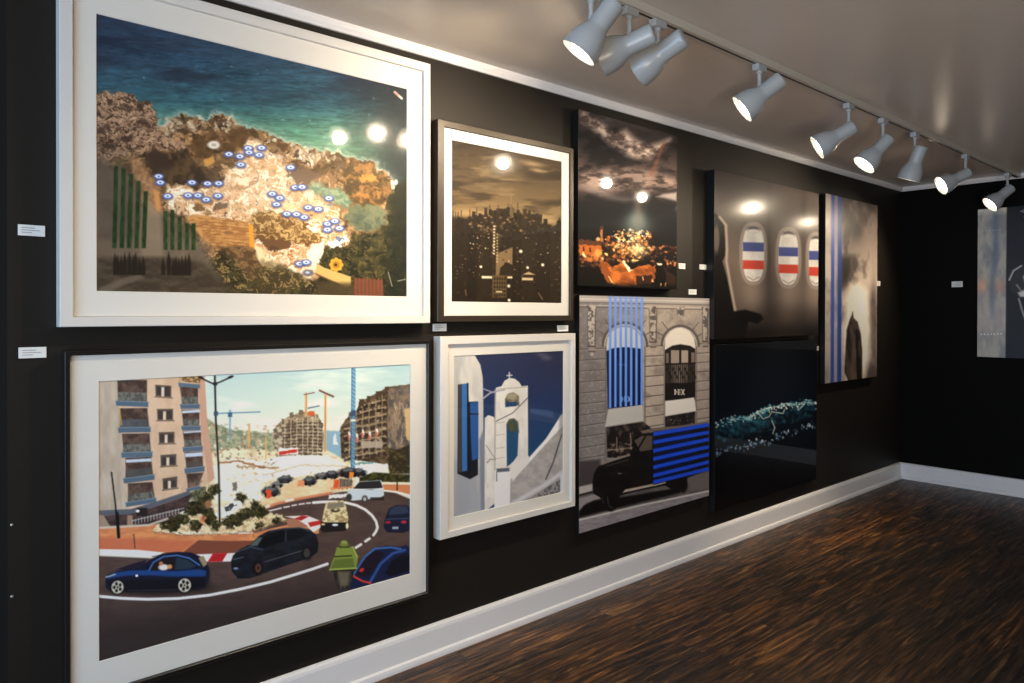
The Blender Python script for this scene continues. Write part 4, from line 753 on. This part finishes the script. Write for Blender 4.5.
def paint_sealights():
    cv = Canvas([(714.5, 345), (817, 339.5), (817, 482), (714.5, 510)], 220, 320)
    cv.grad([(340, (6, 9, 13)), (400, (7, 14, 24)), (430, (8, 16, 24)), (470, (9, 9, 13)), (512, (6, 6, 8))])
    top = [(714, 422), (724, 420), (736, 416), (748, 417), (758, 411), (768, 407), (778, 406), (788, 403), (797, 404), (806, 402), (818, 403)]
    low = [(714, 453), (728, 448), (742, 448), (756, 441), (770, 442), (780, 434), (792, 434), (806, 427), (818, 427)]
    rd = random.Random(12)
    for _ in range(430):
        x = rd.uniform(714, 817); t = rd.random() ** 1.4; a = interp_line(top, x); b = interp_line(low, x) - 4
        if x > 770 and rd.random() < .55: continue
        y = a + (b - a) * t * .8; cv.ell(x, y, rd.uniform(.8, 2.4), rd.uniform(.8, 2.4), rd.choice([(26, 92, 108), (20, 66, 86), (50, 128, 140), (16, 50, 64)]), rd.uniform(.25, .8) * (1 - t * .6), soft=.7)
    for _ in range(200):
        x = rd.uniform(714, 817); y = interp_line(top, x) + rd.gauss(1.5, 1.8); cv.ell(x, y, rd.uniform(.5, 1.3), rd.uniform(.5, 1.1), rd.choice([(190, 206, 200), (110, 166, 176), (220, 216, 196), (70, 140, 156)]), rd.uniform(.4, .95), soft=.5)
    for pts in ([(748, 418), (756, 412), (764, 409), (776, 407), (784, 404), (796, 405), (798, 411), (806, 403)], [(756, 411), (762, 419), (768, 417), (771, 412), (782, 414), (784, 410)], [(771, 421), (774, 428), (772, 434)]):
        cv.line(pts, 1.1, (196, 204, 190), .75)
    for _ in range(120):
        x = rd.uniform(716, 817); y = interp_line(low, x) + rd.gauss(0, 1.8); cv.ell(x, y, rd.uniform(.4, 1.1), rd.uniform(.5, 1.5), rd.choice([(150, 170, 190), (110, 140, 170), (200, 206, 206), (60, 90, 120)]), rd.uniform(.4, .9), soft=.5)
    return cv

def paint_smoke():
    cv = Canvas([(825.5, 193), (877, 206), (877, 376), (825.5, 384)], 120, 360); cv.contrast = 1.3
    cv.grad([(190, (132, 116, 104)), (240, (140, 122, 108)), (280, (196, 176, 154)), (330, (186, 166, 146)), (385, (150, 132, 116))])
    cv.put(slice(None), (86, 74, 66), np.clip((cv.n(9, 22, 4, 4) - .46) * 3.4, 0, .8)); cv.poly([(844, 205), (850, 212), (862, 226), (860, 234), (848, 226), (842, 216)], (72, 60, 54), .8, soft=4); cv.glow(855, 232, 7, 9, (66, 56, 50), .7); cv.poly([(840, 256), (852, 256), (852, 270), (846, 284), (841, 290)], (54, 44, 38), .85, soft=4); cv.glow(846, 274, 5, 14, (50, 40, 34), .6)
    cv.poly([(851, 284), (858, 282), (868, 292), (872, 330), (870, 360), (862, 380), (845, 382), (844, 330), (846, 300)], (240, 222, 196), .9, soft=4); cv.glow(874, 330, 3, 60, (110, 96, 84), .6); cv.glow(873, 300, 4, 14, (80, 70, 64), .5)
    cv.poly([(852.6, 313), (854, 318), (858, 322), (861, 334), (862.5, 350), (862.5, 380), (849, 381.5), (845, 372), (846, 350), (847, 330), (850, 320)], (92, 76, 64), tex=((50, 40, 34), 2.4, 8, 5, .35, .6), soft=.8); cv.line([(853, 312), (853, 322)], .8, (90, 80, 74)); cv.poly([(853, 332), (856, 336), (857, 380), (850, 381)], (120, 100, 82), .7, soft=1.2); cv.line([(857, 330), (859, 380)], 2.4, (34, 28, 24), .8)
    cv.rect(825, 190, 831.5, 386, (176, 162, 146), .6, soft=1.5); cv.rect(831.2, 190, 834.6, 386, (62, 88, 160)); cv.rect(837.6, 190, 841.6, 386, (40, 82, 156)); cv.rect(834.4, 190, 837.8, 386, (170, 160, 154), .6)
    cv.put(cv.box(836, 300, 842, 386, 0), (44, 98, 176), .0); cv.glow(839, 285, 3, 12, (70, 74, 92), .5)
    return cv

def paint_backprint():
    # drawing units: picture is 1.24 m wide, so u runs 978 -> 1124
    cv = Canvas([(977.5, 209), (1146, 201), (1146, 368), (978, 357)], 300, 280)
    cv.grad([(200, (10, 9, 10)), (360, (13, 12, 13))]); cv.put(slice(None), (20, 18, 18), np.clip((cv.n(14, 14, 3, 4) - .5), 0, .4))
    cv.poly([(977, 205), (1002.8, 205), (1002.8, 360), (977, 360)], (126, 116, 100), tex=((96, 92, 86), 7, 16, 5, .35, .65))
    idx, al = cv.cover([(977, 205), (1002.8, 205), (1002.8, 360), (977, 360)], .6)
    cv.put(idx, (66, 74, 84), al * .7 * np.exp(-((cv.X[idx] - 992 - 1.5 * np.sin((cv.Y[idx] - 200) / 20)) / 3) ** 2) * (cv.Y[idx] < 320)); cv.put(idx, (186, 120, 80), al * .6 * np.exp(-((cv.Y[idx] - 286) / 7) ** 2 - ((cv.X[idx] - 981) / 5) ** 2)); cv.put(idx, (176, 110, 80), al * .55 * np.exp(-((cv.Y[idx] - 287) / 7) ** 2 - ((cv.X[idx] - 997) / 4) ** 2)); cv.put(idx, (150, 128, 114), al * .5 * np.exp(-((cv.Y[idx] - 320) / 14) ** 2)); cv.put(idx, (196, 180, 150), al * .45 * np.clip((216 - cv.Y[idx]) / 6, 0, 1) + 0)
    for k in range(7): cv.ell(981.5 + k * 2.9, 334.7, .55, .55, (206, 206, 196), soft=.5)
    for k in range(6): cv.ell(982 + k * 3, 230.5, .4, .4, (150, 160, 170), .8, soft=.5)
    # pale bird-like figure, partly in view
    cv.poly([(1004.5, 276), (1009, 269), (1016, 266), (1024, 268), (1034, 274), (1044, 286), (1040, 296), (1028, 300), (1016, 298), (1007, 292)], (30, 26, 24), soft=1.5); cv.line([(1005.5, 281), (1009, 272), (1016, 267)], 1.2, (150, 140, 134)); cv.poly([(1018, 278), (1024, 270), (1036, 276), (1042, 288), (1030, 294), (1021, 292)], (206, 196, 186), soft=1.2); cv.poly([(1013, 294), (1019, 291), (1030, 295), (1026, 299), (1015, 298)], (150, 138, 130), soft=1); cv.line([(1014, 300), (1017, 312), (1020, 322)], 1.6, (120, 112, 108), .9); cv.line([(1012, 286), (1016, 292)], 1.2, (110, 96, 88)); cv.line([(1030, 300), (1040, 330), (1060, 350)], 1.4, (90, 84, 82), .8)
    # handwriting scrawl
    x, y = 1015.5, 210.5; rd = random.Random(4); pts = []
    for k in range(44):
        s_ = k / 44 * 56; pts.append((x + s_ * .55 + 1.8 * math.cos(k * 1.5), y + s_ * 1.0 + 1.4 * math.sin(k * 1.5 + .6)))
    cv.line(pts, .7, (150, 150, 152), .8)
    return cv


# ------------------------------------------------------------------ print builders (all hang on the left wall, facing -Y)
def art_object(x0, x1, z0, z1, y, cv, illum, mat, parent, gain=1.0, axis='y'):
    nx, ny = cv.nx, cv.ny
    u, v = np.meshgrid(np.linspace(0, 1, nx), np.linspace(0, 1, ny)); u = u.ravel(); v = v.ravel()
    co = np.empty((nx * ny, 3), np.float32)
    if axis == 'y':
        co[:, 0] = x0 + (x1 - x0) * u; co[:, 1] = y
    else:
        co[:, 1] = x0 + (x1 - x0) * u; co[:, 0] = y
    co[:, 2] = z1 + (z0 - z1) * v
    me = bpy.data.meshes.new('artwork')
    nf = (nx - 1) * (ny - 1)
    me.vertices.add(nx * ny); me.vertices.foreach_set('co', co.ravel())
    i, j = np.meshgrid(np.arange(nx - 1), np.arange(ny - 1)); a = (j * nx + i).ravel()
    q = np.stack([a, a + nx, a + nx + 1, a + 1], 1)
    me.loops.add(nf * 4); me.polygons.add(nf)
    me.loops.foreach_set('vertex_index', q.ravel().astype(np.int32))
    me.polygons.foreach_set('loop_start', (np.arange(nf) * 4).astype(np.int32))
    me.update(calc_edges=True)
    k = getattr(cv, 'contrast', 1.0)
    cv.C = 255 * (np.clip(cv.C, 0, 255) / 255) ** k * (160 / 255) ** (1 - k)
    C = cv.C * .88 + .12 * (cv.C @ np.array([.3, .59, .11]))[:, None]      # slightly muted pigments
    cl = lin(np.clip(C, 0, 255)) / lin(np.array(illum, float)) * gain
    cl = np.clip(cl, 0.0, .93)
    ca = me.color_attributes.new('ink', 'FLOAT_COLOR', 'POINT')
    ca.data.foreach_set('color', np.concatenate([cl, np.ones((len(cl), 1))], 1).astype(np.float32).ravel())
    me.materials.append(mat)
    return link(bpy.data.objects.new('artwork', me), parent)

def frame_bm(o, i, y_front, y_in, lip=.0):
    """mitred picture frame: outer rect o, inner rect i (x0,x1,z0,z1); wall side at y=-0.003"""
    bm = bmesh.new()
    yb = -.004; ch = .0018
    def ring(r, y, g=0.0):
        x0, x1, z0, z1 = r
        return [bm.verts.new((x, y, z)) for x, z in ((x0 + g, z0 + g), (x1 - g, z0 + g), (x1 - g, z1 - g), (x0 + g, z1 - g))]
    rings = [ring(o, yb), ring(o, -y_front + ch), ring(o, -y_front, ch), ring(i, -y_front, -ch), ring(i, -y_front + ch), ring(i, -y_in), ring(i, yb)]
    for a, b in zip(rings, rings[1:] + rings[:1]):
        for k in range(4):
            bm.faces.new((a[k], a[(k + 1) % 4], b[(k + 1) % 4], b[k]))
    return bm

def mat_bm(i, w, y):
    """mat board ring between the frame (i) and the window (w), bevel-cut opening"""
    bm = bmesh.new()
    def ring(r, yy, g=0.0):
        x0, x1, z0, z1 = r
        return [bm.verts.new((x, yy, z)) for x, z in ((x0 + g, z0 + g), (x1 - g, z0 + g), (x1 - g, z1 - g), (x0 + g, z1 - g))]
    rings = [ring(i, -y + .003), ring(i, -y), ring(w, -y, -.0018), ring(w, -y + .003)]
    for a, b in zip(rings[:-1], rings[1:]):
        for k in range(4):
            bm.faces.new((a[k], a[(k + 1) % 4], b[(k + 1) % 4], b[k]))
    return bm

def framed(label, o, i, w, dep, fm, cv, illum, gain=1.0, recess=.014):
    t = empty('framed_print', ((o[0] + o[1]) / 2, 0, o[2]))
    tag(t, label, 'framed picture')
    T = Matrix.Translation(-t.location)
    ch = []
    ch.append(obj('frame', frame_bm(o, i, dep, dep - recess), fm, t))
    e = .0006
    ii = (i[0] + e, i[1] - e, i[2] + e, i[3] - e)
    ch.append(obj('mat_board', mat_bm(ii, w, dep - recess), M_MAT, t))
    g = .004
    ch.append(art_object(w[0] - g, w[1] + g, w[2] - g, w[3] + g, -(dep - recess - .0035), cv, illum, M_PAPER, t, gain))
    ch.append(obj('backing_board', box(ii[0], ii[1], -(dep - recess - .006), -.006, ii[2], ii[3]), M_SIDE, t))
    bm = bmesh.new(); add_box(bm, ii[0], ii[1], -(dep - recess + .006), -(dep - recess + .005), ii[2], ii[3])
    fs = [f for f in bm.faces if f.calc_center_median().y > -(dep - recess + .0055)]
    bmesh.ops.delete(bm, geom=[f for f in bm.faces if abs(f.normal.y) < .5 or f in fs], context='FACES')
    gl = obj('glass_pane', bm, M_GLASS, t); ch.append(gl)
    if gl.data.polygons[0].normal.y > 0: gl.data.flip_normals()
    for c in ch: c.data.transform(T)
    return t

def panel(label, r, dep, cv, illum, mat=None, gain=1.0, wall='left'):
    t = empty('mounted_print', ((r[0] + r[1]) / 2, 0, r[2]) if wall == 'left' else (0, (r[0] + r[1]) / 2, r[2]))
    tag(t, label, 'print')
    T = Matrix.Translation(-t.location)
    if wall == 'left':
        b = obj('backing_panel', box(r[0], r[1], -dep, -.004, r[2], r[3], bevel=.0008), M_SIDE, t)
        a = art_object(r[0] + .001, r[1] - .001, r[2] + .001, r[3] - .001, -dep - .0006, cv, illum, mat or M_ACRYL, t, gain)
    else:
        b = obj('backing_panel', box(-dep, -.004, r[1], r[0], r[2], r[3], bevel=.0008), M_SIDE, t)
        a = art_object(r[0] - .001, r[1] + .001, r[2] + .001, r[3] - .001, -dep - .0006, cv, illum, mat or M_ACRYL, t, gain, axis='x')
    for c in (a, b): c.data.transform(T)
    return t

# ------------------------------------------------------------------ room
H = 2.575
XE = -6.605           # free end of the picture wall
XF, YR = -9.6, -5.6   # window wall and right wall
def struct(name, bm, m, parent=None):
    return tag(obj(name, bm, m, parent), kind='structure')
struct('floor', box(XF - .2, .2, YR - .2, .8, -.12, 0), M_FLOOR)
struct('ceiling', box(XF - .2, .2, YR - .2, .8, H, H + .12), M_CEIL)
struct('wall_left', box(XE, 0.0, 0, .16, 0, H), M_WALL)
struct('wall_recess', box(XF, XE, .35, .5, 0, H), M_WALL)
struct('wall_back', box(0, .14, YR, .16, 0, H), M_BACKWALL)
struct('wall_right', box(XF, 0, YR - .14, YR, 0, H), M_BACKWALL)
# window wall behind the viewer, with its opening
bm = bmesh.new()
wy0, wy1, wz0, wz1 = -4.3, -1.0, .5, 2.3
add_box(bm, XF - .14, XF, YR, wy0, 0, H); add_box(bm, XF - .14, XF, wy1, .35, 0, H)
add_box(bm, XF - .14, XF, wy0, wy1, 0, wz0); add_box(bm, XF - .14, XF, wy0, wy1, wz1, H)
struct('wall_front', bm, M_BACKWALL)
bm = bmesh.new()
for a, b, c, d in ((wy0, wy0 + .06, wz0, wz1), (wy1 - .06, wy1, wz0, wz1), (wy0 + .06, wy1 - .06, wz0, wz0 + .06), (wy0 + .06, wy1 - .06, wz1 - .06, wz1), (-2.68, -2.62, wz0 + .06, wz1 - .06)):
    add_box(bm, XF - .1, XF - .04, a, b, c, d)
struct('window_1', bm, M_WIN)

def molding(name, prof, p0, p1, inward, mat):
    """extrude a profile [(out, z)] along a wall from p0 to p1; 'inward' points into the room"""
    bm = bmesh.new()
    A = [bm.verts.new(Vector((p0[0], p0[1], 0)) + Vector(p0[2]) * d + Vector((0, 0, z))) for d, z in prof]
    B = [bm.verts.new(Vector((p1[0], p1[1], 0)) + Vector(p1[2]) * d + Vector((0, 0, z))) for d, z in prof]
    n = len(prof)
    for i in range(n): bm.faces.new((A[i], A[(i + 1) % n], B[(i + 1) % n], B[i]))
    bm.faces.new(A); bm.faces.new(B)
    return struct(name, bm, mat)
base = [(0, 0), (.030, 0), (.030, .012), (.027, .024), (.018, .030), (.018, .118), (.015, .130), (.008, .138), (0, .140)]
crown = [(0, H - .036), (.010, H - .036), (.014, H - .030), (.022, H - .020), (.026, H - .012), (.026, H), (0, H)]
for nm, pr in (('baseboard', base), ('trim', crown)):
    # the mitre runs along (-1,-1) at the back corner
    molding('baseboard_left' if nm == 'baseboard' else 'trim_1', pr, (XE, 0, (0, -1, 0)), (0, 0, (-1, -1, 0)), None, M_TRIM)
    molding('baseboard_back' if nm == 'baseboard' else 'trim_2', pr, (0, 0, (-1, -1, 0)), (0, YR, (-1, 1, 0)), None, M_TRIM)
molding('baseboard_right', base, (0, YR, (-1, 1, 0)), (XF, YR, (1, 1, 0)), None, M_TRIM)

WM = (236, 228, 216)      # how white paper reads under the lamps
I1 = WM
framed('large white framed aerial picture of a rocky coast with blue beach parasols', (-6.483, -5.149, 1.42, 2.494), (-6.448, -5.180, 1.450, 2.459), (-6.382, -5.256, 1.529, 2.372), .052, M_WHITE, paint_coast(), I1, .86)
framed('large black framed picture of a harbour road bend with cars and cranes', (-6.470, -5.146, .287, 1.348), (-6.456, -5.158, .301, 1.334), (-6.376, -5.237, .394, 1.251), .050, M_BLACK, paint_harbour(), (228, 224, 218), 1.0)
framed('dark bronze framed sepia picture of a city skyline under clouds', (-5.107, -4.277, 1.425, 2.276), (-5.072, -4.301, 1.450, 2.249), (-5.024, -4.351, 1.511, 2.202), .046, M_BRONZE, paint_skyline(), WM, .62, recess=.010)
framed('white framed picture of a white bell tower against deep blue sky', (-5.097, -4.267, .505, 1.362), (-5.054, -4.296, .534, 1.328), (-5.013, -4.340, .585, 1.276), .052, M_WHITE, paint_church(), (236, 230, 222), .9)
panel('unframed print of a cloudy night sky above an orange lit town', (-4.244, -3.416, 1.598, 2.477), .045, paint_nightsky(), WM, None, 1.0)
panel('unframed black and white facade print overlaid with bright blue stripes', (-4.218, -3.057, .352, 1.552), .030, paint_facade(), (232, 222, 206), M_SEMI, .85)
panel('unframed aeroplane cabin print with blue and red bands across the oval windows', (-3.056, -1.700, 1.304, 2.33), .060, paint_cabin(), WM, M_SATIN)
panel('unframed near black print with a glittering turquoise line of sea foam', (-3.01, -1.677, .245, 1.268), .040, paint_sealights(), WM, M_DARK, .8)
panel('tall unframed print of pale smoke with two blue vertical stripes, nearest the room corner', (-1.558, -.621, .939, 2.352), .045, paint_smoke(), WM, M_SEMI)
panel('dark unframed print with a pale strip along its left side, on the back wall', (-.605, -1.83, 1.105, 2.318), .020, paint_backprint(), WM, M_SEMI, 2.1, wall='back')


# ------------------------------------------------------------------ title cards
def card(x0, x1, z0, z1, label, wall='left'):
    t = empty('mounted_title_card', ((x0 + x1) / 2, 0, z0) if wall == 'left' else (0, (x0 + x1) / 2, z0))
    tag(t, label, 'label card')
    T = Matrix.Translation(-t.location)
    def bx(a, b, d0, d1, c, d, bev=0):
        return box(a, b, -d1, -d0, c, d, bevel=bev) if wall == 'left' else box(-d1, -d0, a, b, c, d, bevel=bev)
    o = [obj('card_board', bx(x0, x1, 0, .006, z0, z1, .0006), M_CARD, t)]
    bm = bmesh.new(); w = x1 - x0; h = z1 - z0
    for k, (fa, fb) in enumerate(((.12, .62), (.12, .80), (.12, .5))):
        z = z1 - h * (.28 + .21 * k)
        a, b = (x0 + w * fa, x0 + w * fb)
        if wall == 'left': add_box(bm, a, b, -.0064, -.006, z - h * .035, z + h * .035)
        else: add_box(bm, -.0064, -.006, a, b, z - h * .035, z + h * .035)
    o.append(obj('printed_lines', bm, M_INK, t))
    for c in o: c.data.transform(T)
card(-6.579, -6.512, 1.687, 1.719, 'white title card left of the coastline picture, higher of the two at the wall end')
card(-6.578, -6.509, 1.329, 1.361, 'white title card at the upper left corner of the harbour road picture')
card(-5.100, -5.030, 1.384, 1.416, 'white title card below the lower left corner of the sepia skyline picture')
card(-4.346, -4.272, 1.371, 1.401, 'white title card below the lower right corner of the sepia skyline picture')
card(-3.342, -3.276, 1.722, 1.754, 'white title card touching the right edge of the night sky print')
card(-3.123, -3.047, 1.727, 1.757, 'white title card beside the left edge of the aeroplane window print')
card(-3.236, -3.158, 1.573, 1.604, 'white title card just above the facade print with blue stripes')
card(-.52, -.455, 1.693, 1.733, 'white title card at the right edge of the smoke and skirt print')
card(-.491, -.409, 1.684, 1.732, 'white title card alone on the black back wall', 'back')
card(-1.655, -1.575, 1.185, 1.218, 'small white title card between the sea lights print and the smoke print')

for z, nm in ((.848, 'upper'), (.640, 'lower')):
    bm = bmesh.new(); add_lathe(bm, [(.0005, -.003), (.0035, -.002), (.004, 0)], 12, Matrix.Translation((-6.595, -.0005, z)) @ Matrix.Rotation(PI / 2, 4, 'X') @ Matrix.Scale(-1, 4, (0, 0, 1)))
    tag(obj('wall_screw', bm, M_SCREW), 'tiny bright screw head at the free end of the black wall, %s of two' % nm, 'screw')

# ------------------------------------------------------------------ lighting track and spotlights
TY = -.889
def track(x0, x1, y, label):
    t = empty('lighting_track', ((x0 + x1) / 2, y, H)); tag(t, label, 'lighting track')
    bm = bmesh.new()
    w, h, s = .0185, .032, .0065
    k = .006   # the contact slot sits toward the wall side
    add_box(bm, x0, x1, y - w, y + k - s, H - h, H - .0005, bevel=.001)
    add_box(bm, x0, x1, y + k + s, y + w, H - h, H - .0005, bevel=.001)
    add_box(bm, x0, x1, y + k - s, y + k + s, H - .012, H - .001)
    a = obj('rail', bm, M_RAIL, t)
    bm = bmesh.new(); add_box(bm, x0 + .002, x1 - .002, y + k - s + .0003, y + k + s - .0003, H - .0312, H - .0125)
    b = obj('conductor_slot', bm, M_SLOT, t)
    c = obj('end_cap', box(x1, x1 + .012, y - .019, y + .019, H - .033, H - .0005, bevel=.002), M_RAIL, t)
    d = obj('end_cap', box(x0 - .012, x0, y - .019, y + .019, H - .033, H - .0005, bevel=.002), M_RAIL, t)
    for q in (a, b, c, d): q.data.transform(Matrix.Translation(-t.location))
track(-8.6, -.03, TY, 'long white ceiling track running parallel to the picture wall')

HEAD = [(.0005, -.088), (.022, -.0875), (.033, -.085), (.0365, -.080), (.0372, -.074), (.0372, .006), (.0385, .014), (.0430, .024), (.0505, .038), (.0575, .054), (.0625, .072), (.0655, .092), (.0668, .112), (.0675, .116), (.0665, .118), (.0645, .116),
        (.0630, .092), (.0595, .072), (.0545, .056), (.0480, .044), (.0410, .036)]
def lamp_parts(label):
    t = empty('track_spotlight'); tag(t, label, 'spotlight', 'white track spotlights')
    bm = bmesh.new(); add_box(bm, -.034, .034, -.017, .017, -.062, -.0335, bevel=.004); add_box(bm, -.012, .012, -.006, .006, -.0345, -.029)
    obj('adapter', bm, M_LAMP, t)
    bm = bmesh.new(); add_lathe(bm, [(.0125, -.060), (.0125, -.072), (.0085, -.075), (.0085, -.115), (.011, -.118), (.011, -.133), (.0005, -.135)], 20)
    obj('stem', bm, M_LAMP, t, smooth=False)
    bm = bmesh.new(); add_lathe(bm, HEAD, 48)
    # swivel lug and rear cooling grooves
    add_lathe(bm, [(.0008, -.012), (.012, -.011), (.012, .011), (.0008, .012)], 20, Matrix.Translation((0, 0, -.02)) @ Matrix.Rotation(PI / 2, 4, 'Y') @ Matrix.Translation((0, 0, 0)))
    h = obj('head', bm, M_LAMP, t, smooth=True)
    bm = bmesh.new()
    add_lathe(bm, [(.044, .044), (.0510, .062), (.0550, .084), (.0545, .092), (.047, .099), (.034, .104), (.018, .107), (.0006, .108)], 40)
    obj('bulb', bm, M_BULB, t, smooth=True)
    return t
m, nt, b = new_mat('bulb_lens')
b.inputs['Base Color'].default_value = (1, 1, 1, 1)
b.inputs['Emission Color'].default_value = (1, .83, .62, 1); b.inputs['Emission Strength'].default_value = 26
n = nt.nodes.new('ShaderNodeTexVoronoi'); n.inputs['Scale'].default_value = 90
rmp = nt.nodes.new('ShaderNodeMapRange'); rmp.inputs[1].default_value = 0; rmp.inputs[2].default_value = .6; rmp.inputs[3].default_value = 64; rmp.inputs[4].default_value = 34
tc = nt.nodes.new('ShaderNodeTexCoord'); nt.links.new(tc.outputs['Object'], n.inputs['Vector'])
nt.links.new(n.outputs['Distance'], rmp.inputs[0])
# hot filament zone in the middle, dimmer reflector round it
sp = nt.nodes.new('ShaderNodeVectorMath'); sp.operation = 'MULTIPLY'; sp.inputs[1].default_value = (1, 1, 0)
ln = nt.nodes.new('ShaderNodeVectorMath'); ln.operation = 'LENGTH'
fo = nt.nodes.new('ShaderNodeMapRange'); fo.inputs[1].default_value = .022; fo.inputs[2].default_value = .044; fo.inputs[3].default_value = 1.0; fo.inputs[4].default_value = .13
mu = nt.nodes.new('ShaderNodeMath'); mu.operation = 'MULTIPLY'
nt.links.new(tc.outputs['Object'], sp.inputs[0]); nt.links.new(sp.outputs[0], ln.inputs[0]); nt.links.new(ln.outputs['Value'], fo.inputs[0])
nt.links.new(rmp.outputs[0], mu.inputs[0]); nt.links.new(fo.outputs[0], mu.inputs[1]); nt.links.new(mu.outputs[0], b.inputs['Emission Strength'])
M_BULB = m

LAMPS = [  # x along track, aim direction, watts, label
    (-5.092, (-0.377, 0.471, -0.797), 1.05, 'biggest white track spotlight, nearest the viewer, mouth glowing down left'),
    (-4.890, (-0.416, 0.854, -0.313), .85, 'second white spotlight on the track, overlapped by the biggest one, aimed at the wall'),
    (-4.725, (-0.173, 0.897, -0.406), 0.95, 'third white spotlight on the track, its mouth turned away so no bulb shows'),
    (-4.002, (-0.472, 0.647, -0.599), .8, 'white spotlight hanging alone in the middle of the track, above the sky print'),
    (-3.115, (-0.476, 0.731, -0.489), 0.90, 'fifth white spotlight of the track, tilted left, first of the far cluster'),
    (-2.68, (-0.466, 0.484, -0.741), 0.90, 'sixth white spotlight of the track with a wide glowing oval mouth'),
    (-2.21, (0.001, 0.361, -0.933), 2.6, 'white spotlight pointing almost straight down, only a lit rim showing'),
    (-1.296, (-0.599, 0.669, -0.440), 0.80, 'white spotlight second from the far end of the track, in front of the back cornice'),
    (-0.322, (-0.476, 0.599, -0.644), 1.00, 'white spotlight at the far end of the track above the back wall print'),
]
SPOT_W = 46
SLIDE = [-.006, .004, -.014, -.004, .074, .070, .064, .074, .072]   # where along the barrel each stem grips
def add_lamp(x, y, d, f, label, i, proto=[None]):
    if proto[0] is None:
        t = lamp_parts(label); proto[0] = t
    else:
        src = proto[0]; t = src.copy(); link(t)
        for c in src.children:
            k = c.copy(); link(k, t)
        t['label'] = label
    t.location = (x, y, H)
    d = Vector(d).normalized()
    hz = Vector((0, 0, -.129))
    # pivot sits on the side of the barrel that faces the stem
    up = Vector((0, 0, 1)); side = (up - d * up.dot(d)).normalized()
    piv = hz - side * .031 + d * (SLIDE[i] if i < 9 else .01)
    q = d.to_track_quat('Z', 'Y')
    for c in t.children:
        if c.name.startswith(('head', 'bulb')):
            c.rotation_mode = 'QUATERNION'; c.rotation_quaternion = q; c.location = piv
    L = bpy.data.lights.new('spot_beam', 'SPOT'); L.energy = SPOT_W * f; L.color = (1, .82, .59)
    L.spot_size = math.radians(52 if i == 6 else 104); L.spot_blend = 1.0; L.shadow_soft_size = .03
    o = bpy.data.objects.new('spot_beam', L); link(o)
    o.location = Vector((x, y, H)) + piv + d * .124
    o.rotation_mode = 'QUATERNION'; o.rotation_quaternion = (-d).to_track_quat('Z', 'Y')
for i, (x, d, f, label) in enumerate(LAMPS): add_lamp(x, TY, d, f, label, i)
# second track out of view, added for warm fill and sparks in the glass
track(-6.2, -.6, -3.75, 'added second white ceiling track across the room, unseen beyond the right edge of the view')
for x, d, label in ((-5.6, (.1, -.72, -.6), 'added unseen spotlight on the second track, end nearest the window'), (-3.1, (-.25, -.62, -.7), 'added unseen spotlight on the second track, in its middle'), (-1.3, (.62, -.2, -.74), 'added unseen spotlight on the second track, nearest the back wall')):
    add_lamp(x, -3.75, d, .9, label, 9)

# ------------------------------------------------------------------ daylight from the window behind the viewer, plus an added warm fill
def area(name, loc, rot, sx, sy, e, col):
    L = bpy.data.lights.new(name, 'AREA'); L.shape = 'RECTANGLE'; L.size = sx; L.size_y = sy; L.energy = e; L.color = col
    o = bpy.data.objects.new(name, L); link(o); o.location = loc; o.rotation_euler = rot
    return o
area('window_daylight', (XF - .15, (wy0 + wy1) / 2, (wz0 + wz1) / 2), (0, -PI / 2, 0), wz1 - wz0 - .1, wy1 - wy0 - .1, 195, (.46, .71, 1.0))
a = area('added_warm_fill', (-8.7, -4.7, .35), (0, 0, 0), 1.2, 1.2, 105, (1, .85, .70))  # unseen warm area lamp added to brighten the ceiling and picture wall
a.rotation_euler = Vector((3.6, 1.2, 2.2)).to_track_quat('-Z', 'Y').to_euler()
a.data.spread = math.radians(125)
w = bpy.data.worlds.new('daylight'); w.use_nodes = True; S.world = w
w.node_tree.nodes['Background'].inputs['Color'].default_value = (.45, .62, .85, 1)
w.node_tree.nodes['Background'].inputs['Strength'].default_value = .6

# ------------------------------------------------------------------ camera
yaw, pitch, roll, fpx = math.radians(47.97542), math.radians(-.30728), math.radians(.10315), 736.989
F = Vector((math.cos(yaw) * math.cos(pitch), math.sin(yaw) * math.cos(pitch), math.sin(pitch)))
Rt = Vector((math.sin(yaw), -math.cos(yaw), 0)); U = Rt.cross(F)
R2 = Rt * math.cos(roll) + U * math.sin(roll); U2 = U * math.cos(roll) - Rt * math.sin(roll)
cd = bpy.data.cameras.new('camera'); cam = bpy.data.objects.new('camera', cd); link(cam)
cam.matrix_world = Matrix(((R2.x, U2.x, -F.x, -6.94625), (R2.y, U2.y, -F.y, -2.5531), (R2.z, U2.z, -F.z, 1.4665), (0, 0, 0, 1)))
cd.sensor_width = 36; cd.lens = fpx / 1024 * 36; cd.shift_y = -25.4713 / 1024
cd.clip_start = .05
S.camera = cam
S.view_settings.view_transform = 'Standard'
S.view_settings.look = 'None'
S.view_settings.exposure = 0
S.cycles.use_denoising = True
S.cycles.max_bounces = 8
S.cycles.transparent_max_bounces = 8
S.cycles.sample_clamp_indirect = 4
